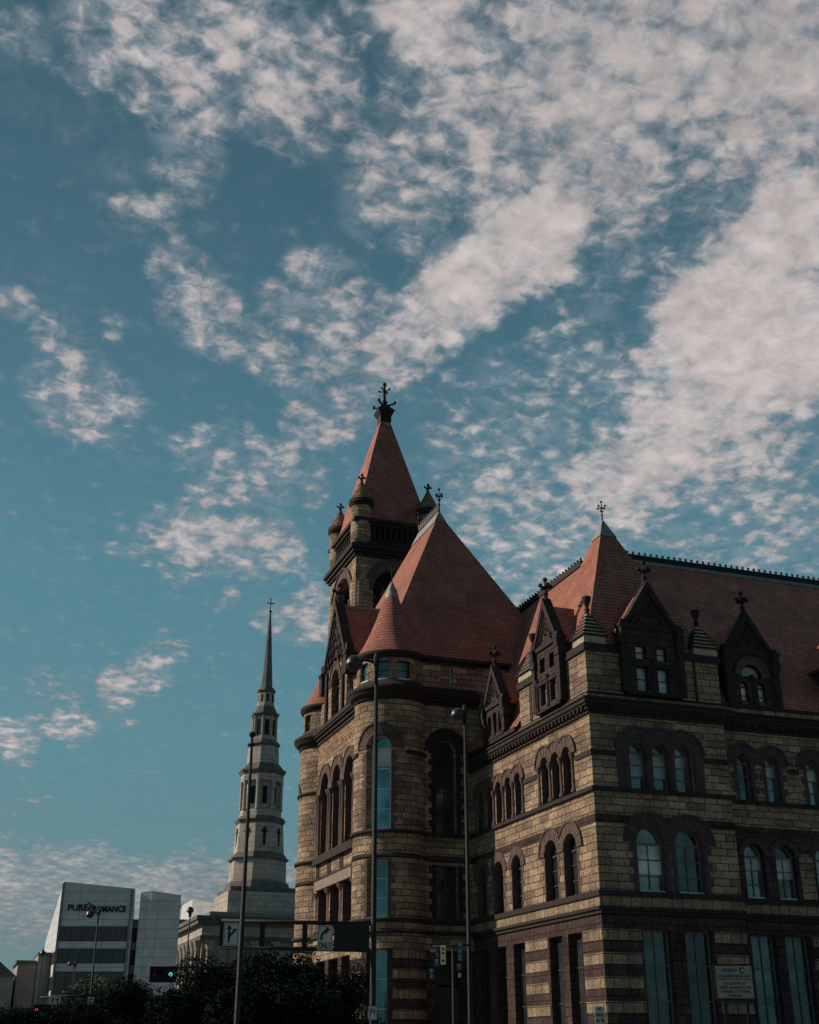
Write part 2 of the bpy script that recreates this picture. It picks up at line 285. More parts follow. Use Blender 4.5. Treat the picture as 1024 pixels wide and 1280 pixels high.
# ------------------------------------------------------------ mesh builder
class B:
    def __init__(s): s.v = []; s.f = []; s.uv = []; s.sm = []
    def face(s, pts, uvs=None, smooth=False):
        pts = [Vector(p) for p in pts]
        if uvs is None:
            n = Vector((0, 0, 0))
            for i in range(len(pts)):
                a, b = pts[i], pts[(i+1) % len(pts)]
                n += Vector(((a.y-b.y)*(a.z+b.z), (a.z-b.z)*(a.x+b.x), (a.x-b.x)*(a.y+b.y)))
            if n.length < 1e-9: return
            n.normalize()
            if abs(n.z) > .98: t = Vector((1, 0, 0)); bb = Vector((0, 1, 0))
            else:
                t = Vector((-n.y, n.x, 0)).normalized(); bb = n.cross(t)
                if bb.z < 0: bb = -bb
            uvs = [(p.dot(t), p.dot(bb)) for p in pts]
        i0 = len(s.v); s.v += pts; s.f.append(list(range(i0, i0+len(pts)))); s.uv += uvs; s.sm.append(smooth)
    def hexa(s, p):   # p: 8 points, bottom ring 0-3, top ring 4-7
        for q in ((0, 3, 2, 1), (4, 5, 6, 7), (0, 1, 5, 4), (1, 2, 6, 5), (2, 3, 7, 6), (3, 0, 4, 7)):
            s.face([p[i] for i in q])
        return s
    def box(s, x0, x1, y0, y1, z0, z1):
        return s.hexa([(x0, y0, z0), (x1, y0, z0), (x1, y1, z0), (x0, y1, z0), (x0, y0, z1), (x1, y0, z1), (x1, y1, z1), (x0, y1, z1)])
    def fbox(s, fr, s0, s1, z0, z1, o0, o1, z0b=None, z1b=None):
        n = max(1, int(abs(s1-s0)/fr.step)) if fr.step else 1
        for i in range(n):
            a = s0+(s1-s0)*i/n; b = s0+(s1-s0)*(i+1)/n
            s.hexa([fr.P(a, z0, o1), fr.P(b, z0, o1), fr.P(b, z0, o0), fr.P(a, z0, o0),
                    fr.P(a, z1, o1), fr.P(b, z1, o1), fr.P(b, z1, o0), fr.P(a, z1, o0)])
        return s
    def lathe(s, cx, cy, prof, n=24, a0=0, a1=2*pi, smooth=True):
        for i in range(n):
            p = a0+(a1-a0)*i/n; q = a0+(a1-a0)*(i+1)/n; l = 0
            for (r0, z0), (r1, z1) in zip(prof, prof[1:]):
                dl = sqrt((r1-r0)**2+(z1-z0)**2); rm = max(r0, r1, prof[0][0])
                uv = [(p*rm, z0 if r0 == r1 else l), (q*rm, z0 if r0 == r1 else l), (q*rm, z1 if r0 == r1 else l+dl), (p*rm, z1 if r0 == r1 else l+dl)]
                pts = [(cx+r0*cos(p), cy+r0*sin(p), z0), (cx+r0*cos(q), cy+r0*sin(q), z0), (cx+r1*cos(q), cy+r1*sin(q), z1), (cx+r1*cos(p), cy+r1*sin(p), z1)]
                if r1 < 1e-6: pts = pts[:3]; uv = uv[:3]
                elif r0 < 1e-6: pts = [pts[0]]+pts[2:]; uv = [uv[0]]+uv[2:]
                s.face(pts, uv, smooth and n > 10); l += dl
        return s
    def tube(s, a, b, r0, r1=None, n=8):
        a, b = Vector(a), Vector(b); r1 = r0 if r1 is None else r1
        d = (b-a).normalized(); u = d.orthogonal().normalized(); v = d.cross(u)
        R0 = [a+(u*cos(2*pi*i/n)+v*sin(2*pi*i/n))*r0 for i in range(n)]
        R1 = [b+(u*cos(2*pi*i/n)+v*sin(2*pi*i/n))*r1 for i in range(n)]
        for i in range(n): s.face([R0[i], R0[(i+1) % n], R1[(i+1) % n], R1[i]], None, True)
        s.face(R0[::-1]); s.face(R1)
        return s
    def ball(s, c, r, sq=1, n=8):
        c = Vector(c)
        s.lathe(c.x, c.y, [(r*sin(pi*i/n) if 0 < i < n else 0, c.z-r*sq*cos(pi*i/n)) for i in range(n+1)], 10, smooth=True)
        return s
    def build(s, name, mat, parent=None, label=None):
        me = bpy.data.meshes.new(name); me.from_pydata(s.v, [], s.f)
        ul = me.uv_layers.new(name='UVMap'); ul.data.foreach_set('uv', [x for p in s.uv for x in p])
        me.polygons.foreach_set('use_smooth', s.sm)
        me.materials.append(M[mat] if isinstance(mat, str) else mat)
        me.validate()
        import bmesh
        bm = bmesh.new(); bm.from_mesh(me)
        bmesh.ops.remove_doubles(bm, verts=bm.verts, dist=.0005)
        bmesh.ops.recalc_face_normals(bm, faces=bm.faces)
        bm.to_mesh(me); bm.free()
        o = bpy.data.objects.new(name, me); COL.objects.link(o)
        if parent is not None:
            o.parent = parent; o.matrix_parent_inverse = WORLD(parent).inverted()
        if label: o['label'] = label
        return o
def WORLD(o):
    m = o.matrix_basis.copy()
    while o.parent is not None:
        m = o.parent.matrix_basis @ o.matrix_parent_inverse @ m if False else (o.parent.matrix_basis @ o.matrix_parent_inverse @ m)
        o = o.parent
    return m
def tag(o, label=None, cat=None, group=None, kind=None):
    if label: o['label'] = label
    if cat: o['category'] = cat
    if group: o['group'] = group
    if kind: o['kind'] = kind
    return o
def thing(name, loc, label, cat, group=None):
    o = bpy.data.objects.new(name, None); COL.objects.link(o); o.location = loc; o.empty_display_size = .5
    return tag(o, label, cat, group)
class Flat:
    step = None
    def __init__(s, o, d, n): s.o = o; s.d = d; s.n = n
    def P(s, a, z, out=0): return (s.o[0]+s.d[0]*a+s.n[0]*out, s.o[1]+s.d[1]*a+s.n[1]*out, z)
class Round:
    step = .18
    def __init__(s, c, r, a0): s.c = c; s.r = r; s.a0 = R(a0)
    def ang(s, deg): return (R(deg)-s.a0)*s.r
    def P(s, a, z, out=0):
        t = s.a0+a/s.r; return (s.c[0]+(s.r+out)*cos(t), s.c[1]+(s.r+out)*sin(t), z)
def top(op, a):
    sc, h, zb, zs, k = op
    return zs if k == 'r' else zs+sqrt(max(0, h*h-(a-sc)**2))
REV = []
def wall(b, fr, s0, s1, z0, z1, ops=(), depth=.4, ztop=None, rv=None):
    rv = rv or b
    cuts = {s0, s1}
    for op in ops:
        sc, h = op[0], op[1]
        if op[4] == 'a': cuts |= {sc+h*cos(pi*i/14) for i in range(15)}
        else: cuts |= {sc-h, sc+h}
    if fr.step:
        n = int((s1-s0)/fr.step); cuts |= {s0+(s1-s0)*i/n for i in range(n)}
    cs = sorted(c for c in cuts if s0-1e-6 <= c <= s1+1e-6)
    cs = [c for i, c in enumerate(cs) if i == 0 or c-cs[i-1] > 1e-4]
    zt = ztop or (lambda a: z1)
    def quad(a, c, za0, zc0, za1, zc1):
        if za1-za0 < 1e-4 and zc1-zc0 < 1e-4: return
        b.face([fr.P(a, za0), fr.P(c, zc0), fr.P(c, zc1), fr.P(a, za1)], [(a, za0), (c, zc0), (c, zc1), (a, za1)])
    for a, c in zip(cs, cs[1:]):
        mid = (a+c)/2
        oo = sorted([op for op in ops if abs(mid-op[0]) < op[1]], key=lambda o: o[2])
        la = lc = z0
        for op in oo:
            quad(a, c, la, lc, op[2], op[2])
            ta, tcc = top(op, a), top(op, c)
            rv.face([fr.P(a, op[2]), fr.P(c, op[2]), fr.P(c, op[2], -depth), fr.P(a, op[2], -depth)])
            rv.face([fr.P(a, ta), fr.P(c, tcc), fr.P(c, tcc, -depth), fr.P(a, ta, -depth)])
            la, lc = ta, tcc
        quad(a, c, la, lc, zt(a), zt(c))
    for op in ops:
        for e in (op[0]-op[1], op[0]+op[1]):
            z1_ = op[3]
            rv.face([fr.P(e, op[2]), fr.P(e, z1_), fr.P(e, z1_, -depth), fr.P(e, op[2], -depth)], [(0, op[2]), (0, z1_), (depth, z1_), (depth, op[2])])
def rwall(fr, s0, s1, z0, z1, ops, depth, mat, label=None, name='wall', par=None, rev='vous', extra=()):
    """wall sheet with openings; the brown stone reveals are a mesh of their own"""
    b = B(); wall(b, fr, s0, s1, z0, z1, ops, depth, rv=B())
    for q in extra: b.face(q)
    o = b.build(name, mat, par, label)
    for op in ops:
        rv = B(); wall(B(), fr, s0, s1, z0, z1, [op], depth, rv=rv); rv.build('reveal', rev, o if par.parent is None else par)
    return o
def window(fr, op, parent, depth=.34, pane='pane', frame='frame', rows=2, cols=2, fw=.07, trans=True, name='window', sill=None, blind=False):
    sc, h, zb, zs, k = op
    b = B(); o0, o1 = -depth-.06, -depth+.03
    b.fbox(fr, sc-h, sc-h+fw, zb, zs, o0, o1); b.fbox(fr, sc+h-fw, sc+h, zb, zs, o0, o1)
    b.fbox(fr, sc-h+fw, sc+h-fw, zb, zb+fw*1.3, o0, o1)
    if k == 'r': b.fbox(fr, sc-h+fw, sc+h-fw, zs-fw, zs, o0, o1)
    else:
        for i in range(14):
            p, q = pi*i/14, pi*(i+1)/14
            ring(b, fr, sc, zs, h-fw, h, p, q, o0, o1)
        if trans: b.fbox(fr, sc-h+fw, sc+h-fw, zs-fw, zs+fw*.5, o0, o1+.004)
    mt = zs-fw if k == 'r' or trans else zs+h-fw
    for c in range(1, cols): 
        x = sc-h+2*h*c/cols; b.fbox(fr, x-fw*.35, x+fw*.35, zb+fw, mt, o0+.01, o1-.004)
    for r in range(1, rows):
        z = zb+(zs-zb)*r/rows; b.fbox(fr, sc-h+fw, sc+h-fw, z-fw*.4, z+fw*.4, o0+.012, o1-.008)
    f = b.build(name, frame, parent)
    p = B(); n = 14 if k == 'a' else (4 if fr.step else 1)
    for i in range(n):
        a = sc-h*cos(pi*i/n); c = sc-h*cos(pi*(i+1)/n)
        ta, t2 = top(op, a), top(op, c)
        p.face([fr.P(a, zb, -depth-.03), fr.P(c, zb, -depth-.03), fr.P(c, t2, -depth-.03), fr.P(a, ta, -depth-.03)])
        p.face([fr.P(a, zb, -depth-.05), fr.P(c, zb, -depth-.05), fr.P(c, t2, -depth-.05), fr.P(a, ta, -depth-.05)])
    par = f if parent is None or parent.parent is None else parent
    p.build('pane', pane, par)
    if blind:
        q = B(); zt = zs if k == 'r' or True else zs
        q.fbox(fr, sc-h+fw*.9, sc+h-fw*.9, zb+(zs-zb)*(1-blind), zs-fw*.5, -depth-.028, -depth-.012)
        q.build('blind', 'pane2', par)
    if sill:
        s_ = B(); s_.fbox(fr, sc-h+.02, sc+h-.02, zb+.01, zb+.09, -depth+.04, -depth+.16); s_.build('sill', 'framel', par)
    return f
def ring(b, fr, sc, zc, r0, r1, p, q, o0, o1):
    def g(r, t, o): return fr.P(sc+r*cos(t), zc+r*sin(t), o)
    b.hexa([g(r0, p, o1), g(r1, p, o1), g(r1, p, o0), g(r0, p, o0), g(r0, q, o1), g(r1, q, o1), g(r1, q, o0), g(r0, q, o0)])
def voussoirs(b, fr, sc, zc, r0, r1, o=.06, n=15, lab=True, lf=None, rt=None):
    """wedge stones round an arch; lf / rt stop them halfway to the neighbouring arch"""
    def rr(t, r):
        lim = rt if cos(t) > 0 else lf
        return r if not lim or abs(cos(t)) < 1e-3 else min(r, lim/abs(cos(t))-.004)
    def wedge(ra, rb, p, q, o0, o1):
        b1, b2 = rr(p, rb), rr(q, rb)
        if b1 <= ra+.02 and b2 <= ra+.02: return
        b1, b2 = max(b1, ra+.01), max(b2, ra+.01)
        def g(r, t, oo): return fr.P(sc+r*cos(t), zc+r*sin(t), oo)
        b.hexa([g(ra, p, o1), g(b1, p, o1), g(b1, p, o0), g(ra, p, o0), g(ra, q, o1), g(b2, q, o1), g(b2, q, o0), g(ra, q, o0)])
    for i in range(n):
        p = pi*i/n+.012/r1*1.3; q = pi*(i+1)/n-.012/r1*1.3; m = (p+q)/2
        oo = o+random.uniform(-.015, .02); rj = r1+random.uniform(-.02, .02)
        wedge(r0, rj, p, m, -.1, oo); wedge(r0, rj, m, q, -.1, oo)
    for i in range(28):
        p, q = pi*i/28, pi*(i+1)/28
        wedge(r0+.01, r1-.03, p, q, -.1, o-.045)
        if lab and rr((p+q)/2, r1+.1) > r1+.05: ring(b, fr, sc, zc, r1-.01, r1+.09, p, q, -.1, o+.055)
def jambs(b, fr, op, w0=.22, w1=.4, h=.37, o=.025, sides=(-1, 1)):
    sc, hh, zb, zs, k = op; z = zb; i = 0
    while z < zs-.05:
        t = min(z+h, zs); wd = (w0, w1)[i % 2]
        for sg in sides:
            a, c = sc+sg*(hh+.004), sc+sg*(hh+wd)
            b.fbox(fr, min(a, c), max(a, c), z+.008, t-.008, -.08, o+random.uniform(-.008, .01))
        z = t; i += 1
def colonnette(b, fr, s, z0, z1, r=.1, out=.02):
    x, y, _ = fr.P(s, 0, out-r)
    b.lathe(x, y, [(r*1.5, z0), (r*1.5, z0+.12), (r*1.15, z0+.2), (r, z0+.25), (r*.92, z1-.4), (r, z1-.38), (r*1.7, z1-.12), (r*1.8, z1)], 14)
def finial(b, x, y, z, h, w=.35, r=.05, yaw=0.0):
    b.tube((x, y, z), (x, y, z+h*.9), r*1.2, r*.8)
    b.ball((x, y, z+h*.93), r*2.0); b.ball((x, y, z+h*.30), r*2.1, .7)
    dx, dy = cos(yaw), sin(yaw)
    for ax in ((dx, dy), (-dy, dx)):
        for sg in (-1, 1):
            e = (x+ax[0]*w*sg, y+ax[1]*w*sg, z+h*.68)
            b.tube((x, y, z+h*.62), e, r*.9, r*.7, 6); b.ball(e, r*1.9)
            b.tube((x+ax[0]*w*.2*sg, y+ax[1]*w*.2*sg, z+h*.45), (x+ax[0]*w*.55*sg, y+ax[1]*w*.55*sg, z+h*.55), r*.7, r*.5, 6)
def fleuron(b, x, y, z, h, r=.12):
    b.lathe(x, y, [(r*1.3, z), (r*.8, z+h*.15), (r*1.2, z+h*.3), (r*.6, z+h*.42), (r*.7, z+h*.5)], 10)
    for a in range(4):
        e = (x+cos(a*pi/2)*r*2.4, y+sin(a*pi/2)*r*2.4, z+h*.64)
        b.tube((x, y, z+h*.5), e, r*.55, r*.5, 6); b.ball(e, r*.95)
    b.tube((x, y, z+h*.45), (x, y, z+h*.9), r*.6, r*.5, 6); b.ball((x, y, z+h*.93), r*1.05)
def pinnacle(parent, x0, x1, y0, y1, z, name='pinnacle'):
    """stepped stone cap with an urn, as on the corners of the attic"""
    b = B(); cx_, cy_ = (x0+x1)/2, (y0+y1)/2; hx, hy = (x1-x0)/2, (y1-y0)/2
    b.box(x0, x1, y0, y1, z, z+.45)
    n = 6; zc = z+.45
    for i in range(n):
        k = 1.0-(i)*.165; hh = .2
        b.hexa([(cx_+sx*hx*k*(1 if j < 1 else .93), cy_+sy*hy*k*(1 if j < 1 else .93), zc+j*hh) for j in (0, 1) for sx, sy in ((-1, -1), (1, -1), (1, 1), (-1, 1))])
        zc += hh+.03
        b.box(cx_-hx*k*.8, cx_+hx*k*.8, cy_-hy*k*.8, cy_+hy*k*.8, zc-.05, zc+.012)
    o = b.build(name, 'capstone', parent)
    u = B(); u.lathe(cx_, cy_, [(.16, zc-.02), (.10, zc+.12), (.17, zc+.2), (.08, zc+.3), (.12, zc+.45), (.2, zc+.62), (.25, zc+.85), (.24, zc+.93), (0, zc+.9)], 14)
    par = o if parent.parent is None else parent
    u.build('urn', 'brownd', par)
    s_ = B()
    zc = z+.45
    for i in range(n):
        k = 1.17-(i)*.165
        s_.box(cx_-hx*k, cx_+hx*k, cy_-hy*k, cy_+hy*k, zc-.06, zc+.035); zc += .23
    s_.build('ledge', 'brownd', par)
    return o
def band(parent, fr, s0, s1, z0, z1, o1, mat='brownd', name='string_course', o0=-.1):
    return B().fbox(fr, s0, s1, z0, z1, o0, o1).build(name, mat, parent)
def cornice(b, fr, s0, s1, z0, z1, out=.45, ends=True, dent=True):
    h = z1-z0
    for k, (a, c, o) in enumerate(((0, .22, .12), (.22, .45, .22), (.45, .6, .34), (.6, .88, out), (.88, 1, out+.07))):
        b.fbox(fr, s0-o*(1 if ends else 0), s1, z0+h*a, z0+h*c, -.1, o)
    if dent:
        n = int((s1-s0)/.42)
        for i in range(n):
            s = s0+(i+.5)*(s1-s0)/n; b.fbox(fr, s-.09, s+.09, z0+h*.24, z0+h*.448, .2, out-.1)
def dormer(parent, fr, sc, hw, z0, zfoot, zapex, ops, depth_in, wallmat='brown', arch=None, steps=True, out=.3):
    d = B().fbox(fr, sc-hw, sc+hw, z0-.02, z0+.1, -.3, out+.1).build('dormer', 'brownd', parent)
    f2 = Flat(fr.P(0, 0, out)[:2], fr.d, fr.n)
    b = B()
    wall(b, f2, sc-hw, sc+hw, z0, zfoot, ops, .3)
    b.face([f2.P(sc-hw, zfoot), f2.P(sc+hw, zfoot), f2.P(sc, zapex-.25)])
    for sg in (-1, 1):
        e = sc+sg*hw
        b.face([f2.P(e, z0), f2.P(e, zfoot), f2.P(e, zfoot, -depth_in), f2.P(e, z0, -depth_in)])
    b.build('gable_wall', wallmat, d)
    for op in ops: window(f2, op, d, depth=.22, pane='pane2', rows=2, cols=1, fw=.05, name='window')
    r = B()
    zr = zapex-.45
    for sg in (-1, 1):
        e = sc+sg*(hw+.15)
        r.face([f2.P(sc, zr, -.25), f2.P(sc, zr, -depth_in-3), f2.P(e, zfoot-.15, -depth_in-3), f2.P(e, zfoot-.15, -.25)])
        r.face([f2.P(sc, zr-.12, -.25), f2.P(sc, zr-.12, -depth_in-3), f2.P(e, zfoot-.27, -depth_in-3), f2.P(e, zfoot-.27, -.25)])
    r.build('gable_roof', 'tiled', d)
    c = B()
    for sg in (-1, 1):   # raked coping
        e = sc+sg*(hw+.12); t = .22
        c.hexa([f2.P(e, zfoot-.1, .14), f2.P(e-sg*t, zfoot-.1, .14), f2.P(e-sg*t, zfoot-.1, -.4), f2.P(e, zfoot-.1, -.4),
                f2.P(sc+sg*.0, zapex, .14), f2.P(sc-sg*.0, zapex-.6, .14), f2.P(sc-sg*.0, zapex-.6, -.4), f2.P(sc+sg*.0, zapex, -.4)])
        # kneeler block with little stepped turret
        k = sc+sg*(hw+.05)
        c.fbox(f2, min(k-.26, k+.26), max(k-.26, k+.26), zfoot-1.0, zfoot-.55, -.35, .2)
        c.fbox(f2, k-.2, k+.2, zfoot-.55, zfoot-.1, -.3, .24)
        c.fbox(f2, k-.26, k+.26, zfoot-.1, zfoot+.08, -.35, .26)
        c.fbox(f2, k-.15, k+.15, zfoot+.08, zfoot+.3, -.25, .16)
        c.fbox(f2, k-.18, k+.18, z0+.1, zfoot-1.0, -.2, .14)
    c.build('coping', 'brownd', d)
    c = B()
    c.fbox(f2, sc-hw, sc+hw, zfoot-.14, zfoot+.1, -.1, .1)          # transom band under the gable
    # carved tympanum relief: nested chevrons and rosettes
    H = zapex-zfoot
    for k in (.72, .5):
        for sg in (-1, 1):
            a = f2.P(sc+sg*hw*k, zfoot+.18, 0); 
            c.tube(f2.P(sc+sg*hw*k, zfoot+.18, .03), f2.P(sc, zfoot+.18+H*k*.92, .03), .05, .05, 6)
    for (u, v, rr) in ((0, .25, .2), (-.4, .12, .13), (.4, .12, .13), (0, .5, .12)):
        x, y, z = f2.P(sc+u*hw, zfoot+.15+H*v*.9, .02)
        for a in range(6): 
            x2, y2, z2 = f2.P(sc+u*hw+rr*cos(a*pi/3), zfoot+.15+H*v*.9+rr*sin(a*pi/3), .02); c.ball((x2, y2, z2), rr*.36, n=4)
    for op in ops:
        pass
    for s_ in ([sc-hw+.2, sc, sc+hw-.2]): colonnette(c, f2, s_, z0+.1, min(zfoot-1.0, z0+1.9), .09, .1)
    c.fbox(f2, sc-hw+.02, sc+hw-.02, z0+1.5, z0+1.68, -.1, .07) if len(ops) > 3 else None
    c.build('carving', 'brownd', d)
    f = B(); x, y, _ = f2.P(sc, 0, -.12)
    fleuron(f, x, y, zapex-.15, 1.35, .13); f.build('finial', 'brownd', d)
    if arch:
        v = B(); voussoirs(v, f2, arch[0], arch[1], arch[2], arch[2]+.35, .05, 11); v.build('arch', 'vous', d)
    return d

# ------------------------------------------------------------ ground
def ground():
    tag(B().box(-900, 1200, -700, 1500, -.6, -.004).build('ground', 'soil'), kind='structure')
    tag(B().box(-60, 260, -46, -30, -.5, 0.0).build('road', 'asphalt'), kind='structure')
    tag(B().box(-46, -26, -29.99, 400, -.5, 0.0).build('side_street', 'asphalt'), kind='structure')
    tag(B().box(-25.9, 120, -29.9, 0.4, -.5, .14).build('pavement', 'concrete'), kind='structure')
    tag(B().box(-60, 120, -62, -46.1, -.5, .14).build('near_pavement', 'concrete'), kind='structure')
    tag(B().box(-17, -.6, .45, 90, -.5, .135).build('side_pavement', 'concrete'), kind='structure')
    m = B()
    for i in range(24): m.box(-20+i*9, -17+i*9, -38.07, -37.93, 0, .004)
    for i in range(20): m.box(-36.07, -35.93, -24+i*9, -21+i*9, 0, .004)
    tag(m.build('lane_markings', 'paint'), kind='structure')
ground()

# ------------------------------------------------------------ city hall
hall = thing('city_hall', (10, 20, 0), 'large Romanesque city hall of banded tan and brown stone with steep red tiled roofs and a tall clock tower', 'city hall')
hall['label'] = 'large hall of banded tan and brown stone with steep red tiled roofs and square tower'
LF = Flat((0, 0), (0, 1), (-1, 0)); FF = Flat((0, 0), (1, 0), (0, -1)); FW_ = Flat((0, .85), (1, 0), (0, -1))
PV = Flat((0, 16), (1, 0), (0, -1)); PX = Flat((-6.2, 0), (0, 1), (-1, 0))
TUR = Round((-4.7, 17.5), 2.3, 232); TUF = Round((-4.7, 31), 2.3, 180)
XE = 46.0

# openings ----------------------------------------------------
L3 = [(y, .42, 13.62, 15.58, 'a') for y in (14.47, 13.05, 11.67, 10.3, 8.95)]
L3b = [(y, .47, 13.66, 15.65, 'a') for y in (5.4, 4.08, 2.76)]
L2 = [(y, .64, 8.68, 10.9, 'a') for y in (14.5, 12.0, 9.5)]
L2b = [(y, .75, 8.7, 10.95, 'a') for y in (5.1, 2.85)]
L1 = [(y, .76, 2.2, 6.93, 'r') for y in (14.55, 12.05, 9.55, 5.05, 2.88)]
F3 = [(x, .47, 13.62, 15.5, 'a') for x in (2.62, 3.92, 5.22)]
F2 = [(x, .78, 8.68, 11.0, 'a') for x in (2.95, 5.12)]
F1 = [(x, .76, 2.2, 6.95, 'r') for x in (2.92, 5.2)]
xs = [9.45+4.35*k for k in range(8)]
W3 = [(x+d, .42, 13.62, 15.62, 'a') for x in xs for d in (0, 1.75)]
W2 = [(x+d, .60, 8.7, 10.8, 'a') for x in xs for d in (0, 1.9)]
W1 = [(x+d, .72, 2.2, 6.95, 'r') for x in xs for d in (0, 2.0)]
# walls -------------------------------------------------------
ZG = 7.62
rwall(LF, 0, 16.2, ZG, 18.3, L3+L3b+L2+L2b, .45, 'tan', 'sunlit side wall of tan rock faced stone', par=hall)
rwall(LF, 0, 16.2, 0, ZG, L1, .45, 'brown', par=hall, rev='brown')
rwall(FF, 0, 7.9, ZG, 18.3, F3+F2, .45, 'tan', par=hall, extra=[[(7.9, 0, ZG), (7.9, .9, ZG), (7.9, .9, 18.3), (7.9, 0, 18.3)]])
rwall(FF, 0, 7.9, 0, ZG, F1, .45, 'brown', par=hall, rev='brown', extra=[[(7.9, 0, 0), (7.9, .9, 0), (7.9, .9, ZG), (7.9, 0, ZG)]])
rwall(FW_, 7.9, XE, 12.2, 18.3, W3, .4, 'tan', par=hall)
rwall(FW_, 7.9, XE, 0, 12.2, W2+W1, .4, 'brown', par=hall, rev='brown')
# far end and back walls
b = B(); b.box(XE-.3, XE-.01, .86, 16.2, 0, 18.2); b.box(11.4, XE-.31, 15.9, 16.2, 0, 18.2); b.box(11.1, 11.39, 16.3, 48.6, 0, 18.2); b.box(.01, 11, 48.4, 48.7, 0, 18.2)
b.box(.005, .3, 33.3, 48.39, 0, 18.3)
b.build('wall', 'tan', hall)
# tan blocks alternating with brown in the ground floor
def blocks(fr, a, c, o=.035, lab=None):
    b = B()
    for z in (6.43, 5.37, 4.31, 3.25, 2.19): b.fbox(fr, a, c, z, z+.5, -.05, o)
    b.build('block_course', 'tan2', hall)
for fr, rngs in ((LF, ((.01, 2.0), (5.95, 8.72))), (FF, ((.01, 2.05), (6.1, 7.89)))):
    for a, c in rngs: blocks(fr, a, c)
for x in xs: blocks(FW_, x+2.92, x+3.55, .03)
for x in xs: B().fbox(FW_, x+2.72, x+3.58, 8.72, 11.0, -.05, .03).build('pier', 'tan', hall)
# belts
def belts(fr, s0, s1, hall=hall, e=0):
    if fr is FF: s0 = .101
    b = B()
    b.fbox(fr, s0-e, s1, 8.40, 8.66, -.1, .16); b.fbox(fr, s0-e, s1, 7.78, 7.93, -.1, .2); b.fbox(fr, s0-e, s1, 7.6, 7.78, -.1, .1)
    b.build('belt_course', 'brownd', hall)
    B().fbox(fr, s0-.02, s1, 7.93, 8.40, -.1, .06).build('belt_course', 'tan2', hall, 'pale stone belt course')
belts(LF, -.03, 15.9, e=.17); belts(FF, 0, 7.95, e=.0); belts(FW_, 7.97, XE)
for fr, a, c in ((LF, -.16, 15.9), (FF, .101, 8.06), (FW_, 8.07, XE)):
    band(hall, fr, a, c, 13.40, 13.60, .16)
    band(hall, fr, a+.13 if fr is LF else a, c-.12 if fr is FF else c, 11.86, 12.26, .035, 'brown')
for fr, rng in ((LF, ((-.05, 1.7), (6.45, 8.2))), (FF, ((0.0, 1.36), (6.46, 7.95))), (FW_, ((8.0, 8.48),)+tuple((x+2.75, x+3.36) for x in xs[:-1]))):
    for a, c in rng: B().fbox(fr, a, c, 15.18, 15.44, -.05, .06).build('string_course', 'brownd', hall)

# arches
def arch(fr, op, r0, r1, o, n, mat='vous', lab=True, lim=None, par=hall, lf=None, rt=None):
    b = B(); voussoirs(b, fr, op[0], op[3], r0, r1, o, n, lab, lf, rt); b.build('arch', mat, par)
def row(fr, ops, r0, r1, o, n, mat='vous', lab=True, lim=None):
    ops = sorted(ops)
    for i, op in enumerate(ops):
        lf = (op[0]-ops[i-1][0])/2 if i else None; rt = (ops[i+1][0]-op[0])/2 if i < len(ops)-1 else None
        if lf and lf > r1: lf = None
        if rt and rt > r1: rt = None
        arch(fr, op, r0, r1, o, n, mat, lab, lf=lf, rt=rt)
row(LF, L3, .44, .85, .06, 11); row(LF, L3b, .49, 1.05, .07, 13); row(LF, L2, .66, 1.15, .06, 15, lab=False); row(LF, L2b, .77, 1.32, .06, 17)
row(FF, F3, .49, 1.22, .07, 15, 'vous_shade'); row(FF, F2, .80, 1.42, .07, 19, 'vous_shade')
for x in xs:
    row(FW_, [op for op in W3 if x-.1 < op[0] < x+2], .44, .96, .06, 13, 'vous_shade'); row(FW_, [op for op in W2 if x-.1 < op[0] < x+2.1], .62, .92, .06, 13, 'vous_shade', False)
def jamb1(fr, op, a, c, mat='vous'):
    for sg in (-1, 1): b = B(); jambs(b, fr, op, a, c, sides=(sg,)); b.build('jamb', mat, hall)
for op in L2+L2b: jamb1(LF, op, .12, .3)
for op in F2: jamb1(FF, op, .25, .45, 'vous_shade')
for op in W3: jamb1(FW_, op, .2, .4, 'vous_shade')
def col1(fr, a, z0, z1, r, out, par=hall, mat='vous', name='colonnette'):
    b = B(); colonnette(b, fr, a, z0, z1, r, out); b.build(name, mat, par)
for a in [(L3[i][0]+L3[i+1][0])/2 for i in range(4)]+[14.47+.68, 8.95-.68]: col1(LF, a, 13.62, 15.6, .11, .12)
for a in [(L3b[i][0]+L3b[i+1][0])/2 for i in range(2)]+[5.4+.7, 2.76-.7]: col1(LF, a, 13.66, 15.7, .12, .12)
for a in [(F3[i][0]+F3[i+1][0])/2 for i in range(2)]+[1.9, 5.95]: col1(FF, a, 13.62, 15.5, .13, .12, mat='vous_shade')
B().fbox(FF, 1.4, 2.1, 13.62, 15.5, -.05, .03).build('jamb', 'vous_shade', hall); B().fbox(FF, 5.74, 6.42, 13.62, 15.5, -.05, .03).build('jamb', 'vous_shade', hall)
for a in (3.27, 4.57): B().fbox(FF, a-.17, a+.17, 13.62, 15.5, -.05, .02).build('mullion', 'vous_shade', hall)
for op in L3+L3b+L2+L2b+L1: window(LF, op, hall, .36, 'paned', rows=3, cols=1 if op[1] < .5 else 2)
for i, op in enumerate(F3): window(FF, op, hall, .36, 'pane', 'framem', rows=3, cols=1, blind=(.62, .66, .3)[i])
for i, op in enumerate(F2+F1): window(FF, op, hall, .36, 'pane' if i < 2 else 'paneg', 'framem', rows=3, cols=2, fw=.08, sill=i < 2, blind=(.62, 0, 0, 0)[i])
